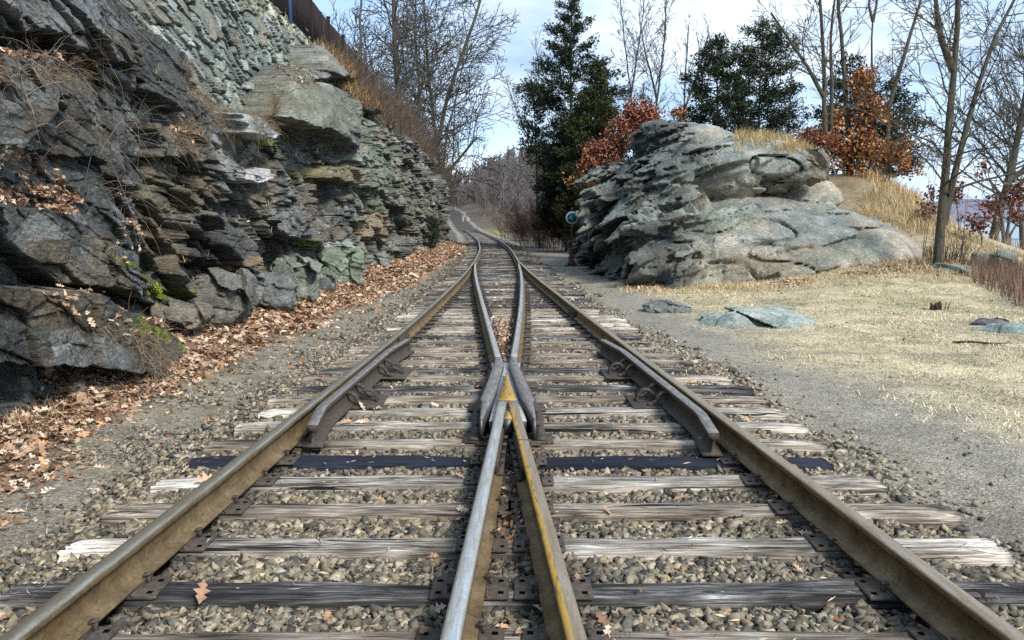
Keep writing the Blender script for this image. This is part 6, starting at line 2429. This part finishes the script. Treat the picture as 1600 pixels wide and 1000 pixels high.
# tufts and twigs on the left verge
n = 1800
y = rng.uniform(3.5, 11, n); x = rng.uniform(-4.2, -2.3, n)
k = (fbm(P3(x * 1.5, y * 1.5, 0), 3, 240) > .22)
grass_obj("verge_weeds", np.stack([x, y, ground_z(x, y)], -1)[k], .05, .005, 1.0, [(.28, .28, .11), (.40, .36, .22), (.30, .24, .15)], 241, "thin weeds in the gravel left of the track")
t = Tree(3, [], .001)
rr = random.Random(5)
for _ in range(240):
    y = rr.uniform(3.2, 13); x = rr.uniform(-4.0, -2.2)
    p = np.array([x, y, gz(x, y) + .008]); a = rr.uniform(0, 6.28)
    L_ = rr.uniform(.05, .35)
    for i in range(4):
        a += rr.gauss(0, .3)
        q = p + np.array([math.cos(a), math.sin(a), rr.gauss(0, .06)]) * L_ / 4
        t.A.append(p); t.B.append(q); t.RA.append(.003); t.RB.append(.0025)
        p = q
link("fallen_twigs", t.mesh("fallen_twigs", M_VINEG), kind="stuff", label="small broken twigs scattered on the left verge")
# tall grass clump by the near left rock
n = 500
P = np.stack([rng.normal(-3.75, .18, n), rng.normal(5.5, .25, n), np.zeros(n)], -1)
P[:, 2] = ground_z(P[:, 0], P[:, 1])
grass_obj("near_grass_clump", P, .16, .004, .9, STRAW, 243, "straw coloured grass clump in the leaves at the left edge", droop=.8)

n = 420
x = rng.uniform(3.2, 12, n); y = rng.uniform(6, 19.8, n)
k = fbm(P3(x * .6, y * .6, 0), 3, 260) > .02
P = np.stack([x, y, ground_z(x, y) + .02], -1)[k]
litter_obj("meadow_leaves", P, .075 * np.exp(rng.normal(0, .3, len(P))), rng, "a few brown leaves blown over the dry meadow", .5)
n = 2600
x = rng.uniform(2.7, 11, n); y = 19.3 + rng.normal(0, .5, n)
k = fbm(P3(x * .9, y * .9, 0), 3, 261) > .0
P = np.stack([x, y, ground_z(x, y) + .03], -1)[k]
litter_obj("outcrop_foot_leaves", P, .085 * np.exp(rng.normal(0, .3, len(P))), rng, "fallen leaves gathered along the foot of the outcrop", .5, False)
# ---------------------------------------------------------------- switch stand with its round target
sp = NT("faded_green_paint", 0.5, 0.4)
sp.base(sp.ramp(sp.noise(sp.pos(), 9, 4), [(.35, (.005, .085, .075)), (.65, (.012, .16, .13))]))
wp = NT("white_paint", 0.5, 0.4)
wp.base((.66, .68, .67))
bk = NT("rusty_brown_iron", 0.85, 0.2, 0.1)
bk.base(bk.ramp(bk.noise(bk.pos(), 14, 5), [(.35, (.045, .025, .015)), (.65, (.13, .07, .04))]))
bp_ = at_depth(893, 411, 28.4)
ss = thing("switch_stand", "round green switch target with a white rim on a dark post before the outcrop", "switch stand", (bp_.x, bp_.y, gz(bp_.x, bp_.y) - .02))
H0 = gz(bp_.x, bp_.y) - .02
link("base", MB().box((0, 0, .03), (.50, .36, .07), bev=.01).mesh("base", [bk.m]), ss)
V = []
link("pedestal", MB().tube([(0, 0, .06), (0, 0, .16), (0, 0, .17), (0, 0, .62), (0, 0, .66)], [.20, .19, .165, .085, .07], 4).mesh("pedestal", [bk.m]), ss, rot=(0, 0, math.radians(45)))
link("mast", MB().tube([(0, 0, .6), (0, 0, 1.95)], .022, 8).mesh("mast", [M_IRON]), ss)
link("hand_lever", MB().tube([(.05, 0, .55), (.22, -.02, .5), (.30, -.03, .15)], .018, 6).mesh("hand_lever", [M_IRON]), ss)
DZ = 1.665 - H0
tg = link("target_disc", MB().tube([(0, -.004, DZ), (0, .012, DZ)], .232, 40).mesh("target_disc", [wp.m]), ss, (0, -.035, 0))
link("target_face", MB().tube([(0, -.0075, DZ), (0, -.0045, DZ)], .176, 40).mesh("target_face", [sp.m]), tg)
ch = MB()
for (x, z, w, h) in ((-.082, .0, .012, .085), (-.060, .037, .04, .012), (-.064, .0, .034, .012), (-.060, -.037, .04, .012), (-.015, -.004, .014, .075), (.0, -.075, .012, .04)):
    ch.box((x, -.009, DZ + z), (w, .002, h))
link("characters", ch.mesh("characters", [wp.m]), tg)
link("red_blade", MB().box((0.0, .06, DZ + .30), (.10, .01, .12)).mesh("red_blade", [bk.m]), ss)
link("throw_rod", MB().box((-1.15, -.02, .02), (1.9, .05, .03)).mesh("throw_rod", [M_IRON]), ss)

# white posts by the far bend
wq = NT("weathered_white", .8, .2)
wq.base((.42, .42, .40))
for (u, v0, v1, lab) in ((723.5, 351, 342, "left one of two small white posts beside the far bend"), (731.5, 352, 344, "right one of two small white posts beside the far bend")):
    Y = 150.0
    a, b = at_depth(u, v0, Y), at_depth(u, v1, Y)
    g = gz(a.x, Y)
    thing("white_post", lab, "post", (a.x, Y, g), group="white posts by the far bend", me=MB().box((0, 0, .4), (.22, .2, 1.2), bev=.03).box((0, 0, 1.03), (.16, .14, .08)).mesh("white_post", [wq.m]))

# waterfront railing
rx0, ry0 = 46.0, 84.0
rail_m = NT("dark_railing", .6, .3)
rail_m.base((.035, .035, .045))
fr = thing("waterfront_railing", "dark metal railing with thin bars in front of the water at the right edge", "railing", (rx0, ry0, gz(rx0, ry0)))
base_z = float(at_depth(1580, 388, ry0).z)
fr.location.z = base_z
nbar = 90
bars = MB()
tp = MB()
Lr = 11.0
for i in range(56):
    bars.box((i * Lr / 56, 0, .52), (.04, .03, .95))
for z in (.10, 1.02):
    tp.box((Lr / 2, 0, z), (Lr, .05, .06))
b_ = link("railing_bars", bars.mesh("railing_bars", [rail_m.m]), fr)
link("top_rail", tp.mesh("top_rail", [rail_m.m]), fr)
for i in range(5):
    link("railing_post", MB().box((i * Lr / 4, 0, .3), (.10, .10, 1.9)).mesh("railing_post", [rail_m.m]), fr)

# stump on the meadow
X, Y = on_plane_z(1462, 482, -.05)
st = thing("tree_stump", "small dark rotten stump with splinters in the dry meadow", "stump", (X, Y, gz(X, Y)))
rr = random.Random(9)
mb = MB()
for k in range(15):
    a = rr.uniform(0, 6.28)
    q = rr.uniform(0, .10)
    h = rr.uniform(.07, .17)
    mb.tube([(math.cos(a) * q * 1.3, math.sin(a) * q, -.03), (math.cos(a) * q * 1.5, math.sin(a) * q * 1.2, h * .6), (math.cos(a) * q * 1.9 + rr.uniform(-.02, .02), math.sin(a) * q * 1.6, h)], [.045, .035, .008], 6)
stm = bark_mat("rotten_wood", (.018, .012, .010), (.085, .055, .042))
link("stump_body", mb.mesh("stump_body", [stm]), st)
for k, (dx, hh, tl) in enumerate(((.16, .14, .3), (.21, .16, .45), (-.17, .08, -1.1))):
    link("splinter", MB().tube([(dx, 0, -.02), (dx + hh * math.sin(tl), .01, hh * math.cos(tl) + .02)], [.012, .004], 5).mesh("splinter", [stm]), st)
for (u, v, L_, rz, lab) in ((1535, 532, .75, -.22, "dark crooked stick lying in the dry grass at the right"), (1398, 446, .5, .1, "short bleached stick at the foot of the outcrop")):
    X, Y = on_plane_z(u, v, -.06)
    z = gz(X, Y) + .02
    thing("stick", lab, "stick", (X, Y, z), (0, 0, rz), me=MB().tube([(-L_ / 2, 0, 0), (-L_ / 5, .03, .012), (L_ / 5, -.02, .004), (L_ / 2, .03, .015)], [.016, .018, .014, .006], 6).mesh("stick", [stm]))
# dead brown shrub at the foot of the twin trunk
for (u, v, w, h, n, sd, mt, lab) in ((1478, 412, .8, .75, 60, 301, stm, "dark dead brushy clump at the foot of the twin trunk"), (1500, 300, .1, 2.4, 2, 302, M_TWIG, "tall thin bare sapling right of the twin trunk"), (1440, 400, .1, 3.0, 2, 303, M_TWIG, "tall thin bare sapling left of the twin trunk")):
    hx, hy2, hz2 = hit(u, max(v, 405), 14, 40)
    rr = random.Random(sd)
    t = Tree(sd, [(2.5, .5, .35, .12, .04), (4, .6, .4, .14, .0)] if n > 5 else [(1.2, .6, .2, .1, .02)], .004, (.3, .2, .15, .1))
    for k in range(n):
        a = rr.uniform(0, 6.28)
        q = rr.random() ** .6 * w * .5
        t.base = h
        t.shoot(np.array([math.cos(a) * q, math.sin(a) * q, -.1]), norm_(np.array([math.cos(a) * .4 * rr.random() * (n > 5), math.sin(a) * .3 * (n > 5), 1])), h * rr.uniform(.6, 1.1), .012 if n > 5 else .016, 0, .08 if n > 5 else .02, .03)
    thing("bare_shrub" if n > 5 else "bare_sapling", lab, "shrub" if n > 5 else "sapling", (hx, hy2, hz2), me=t.mesh("bare_shrub", mt))
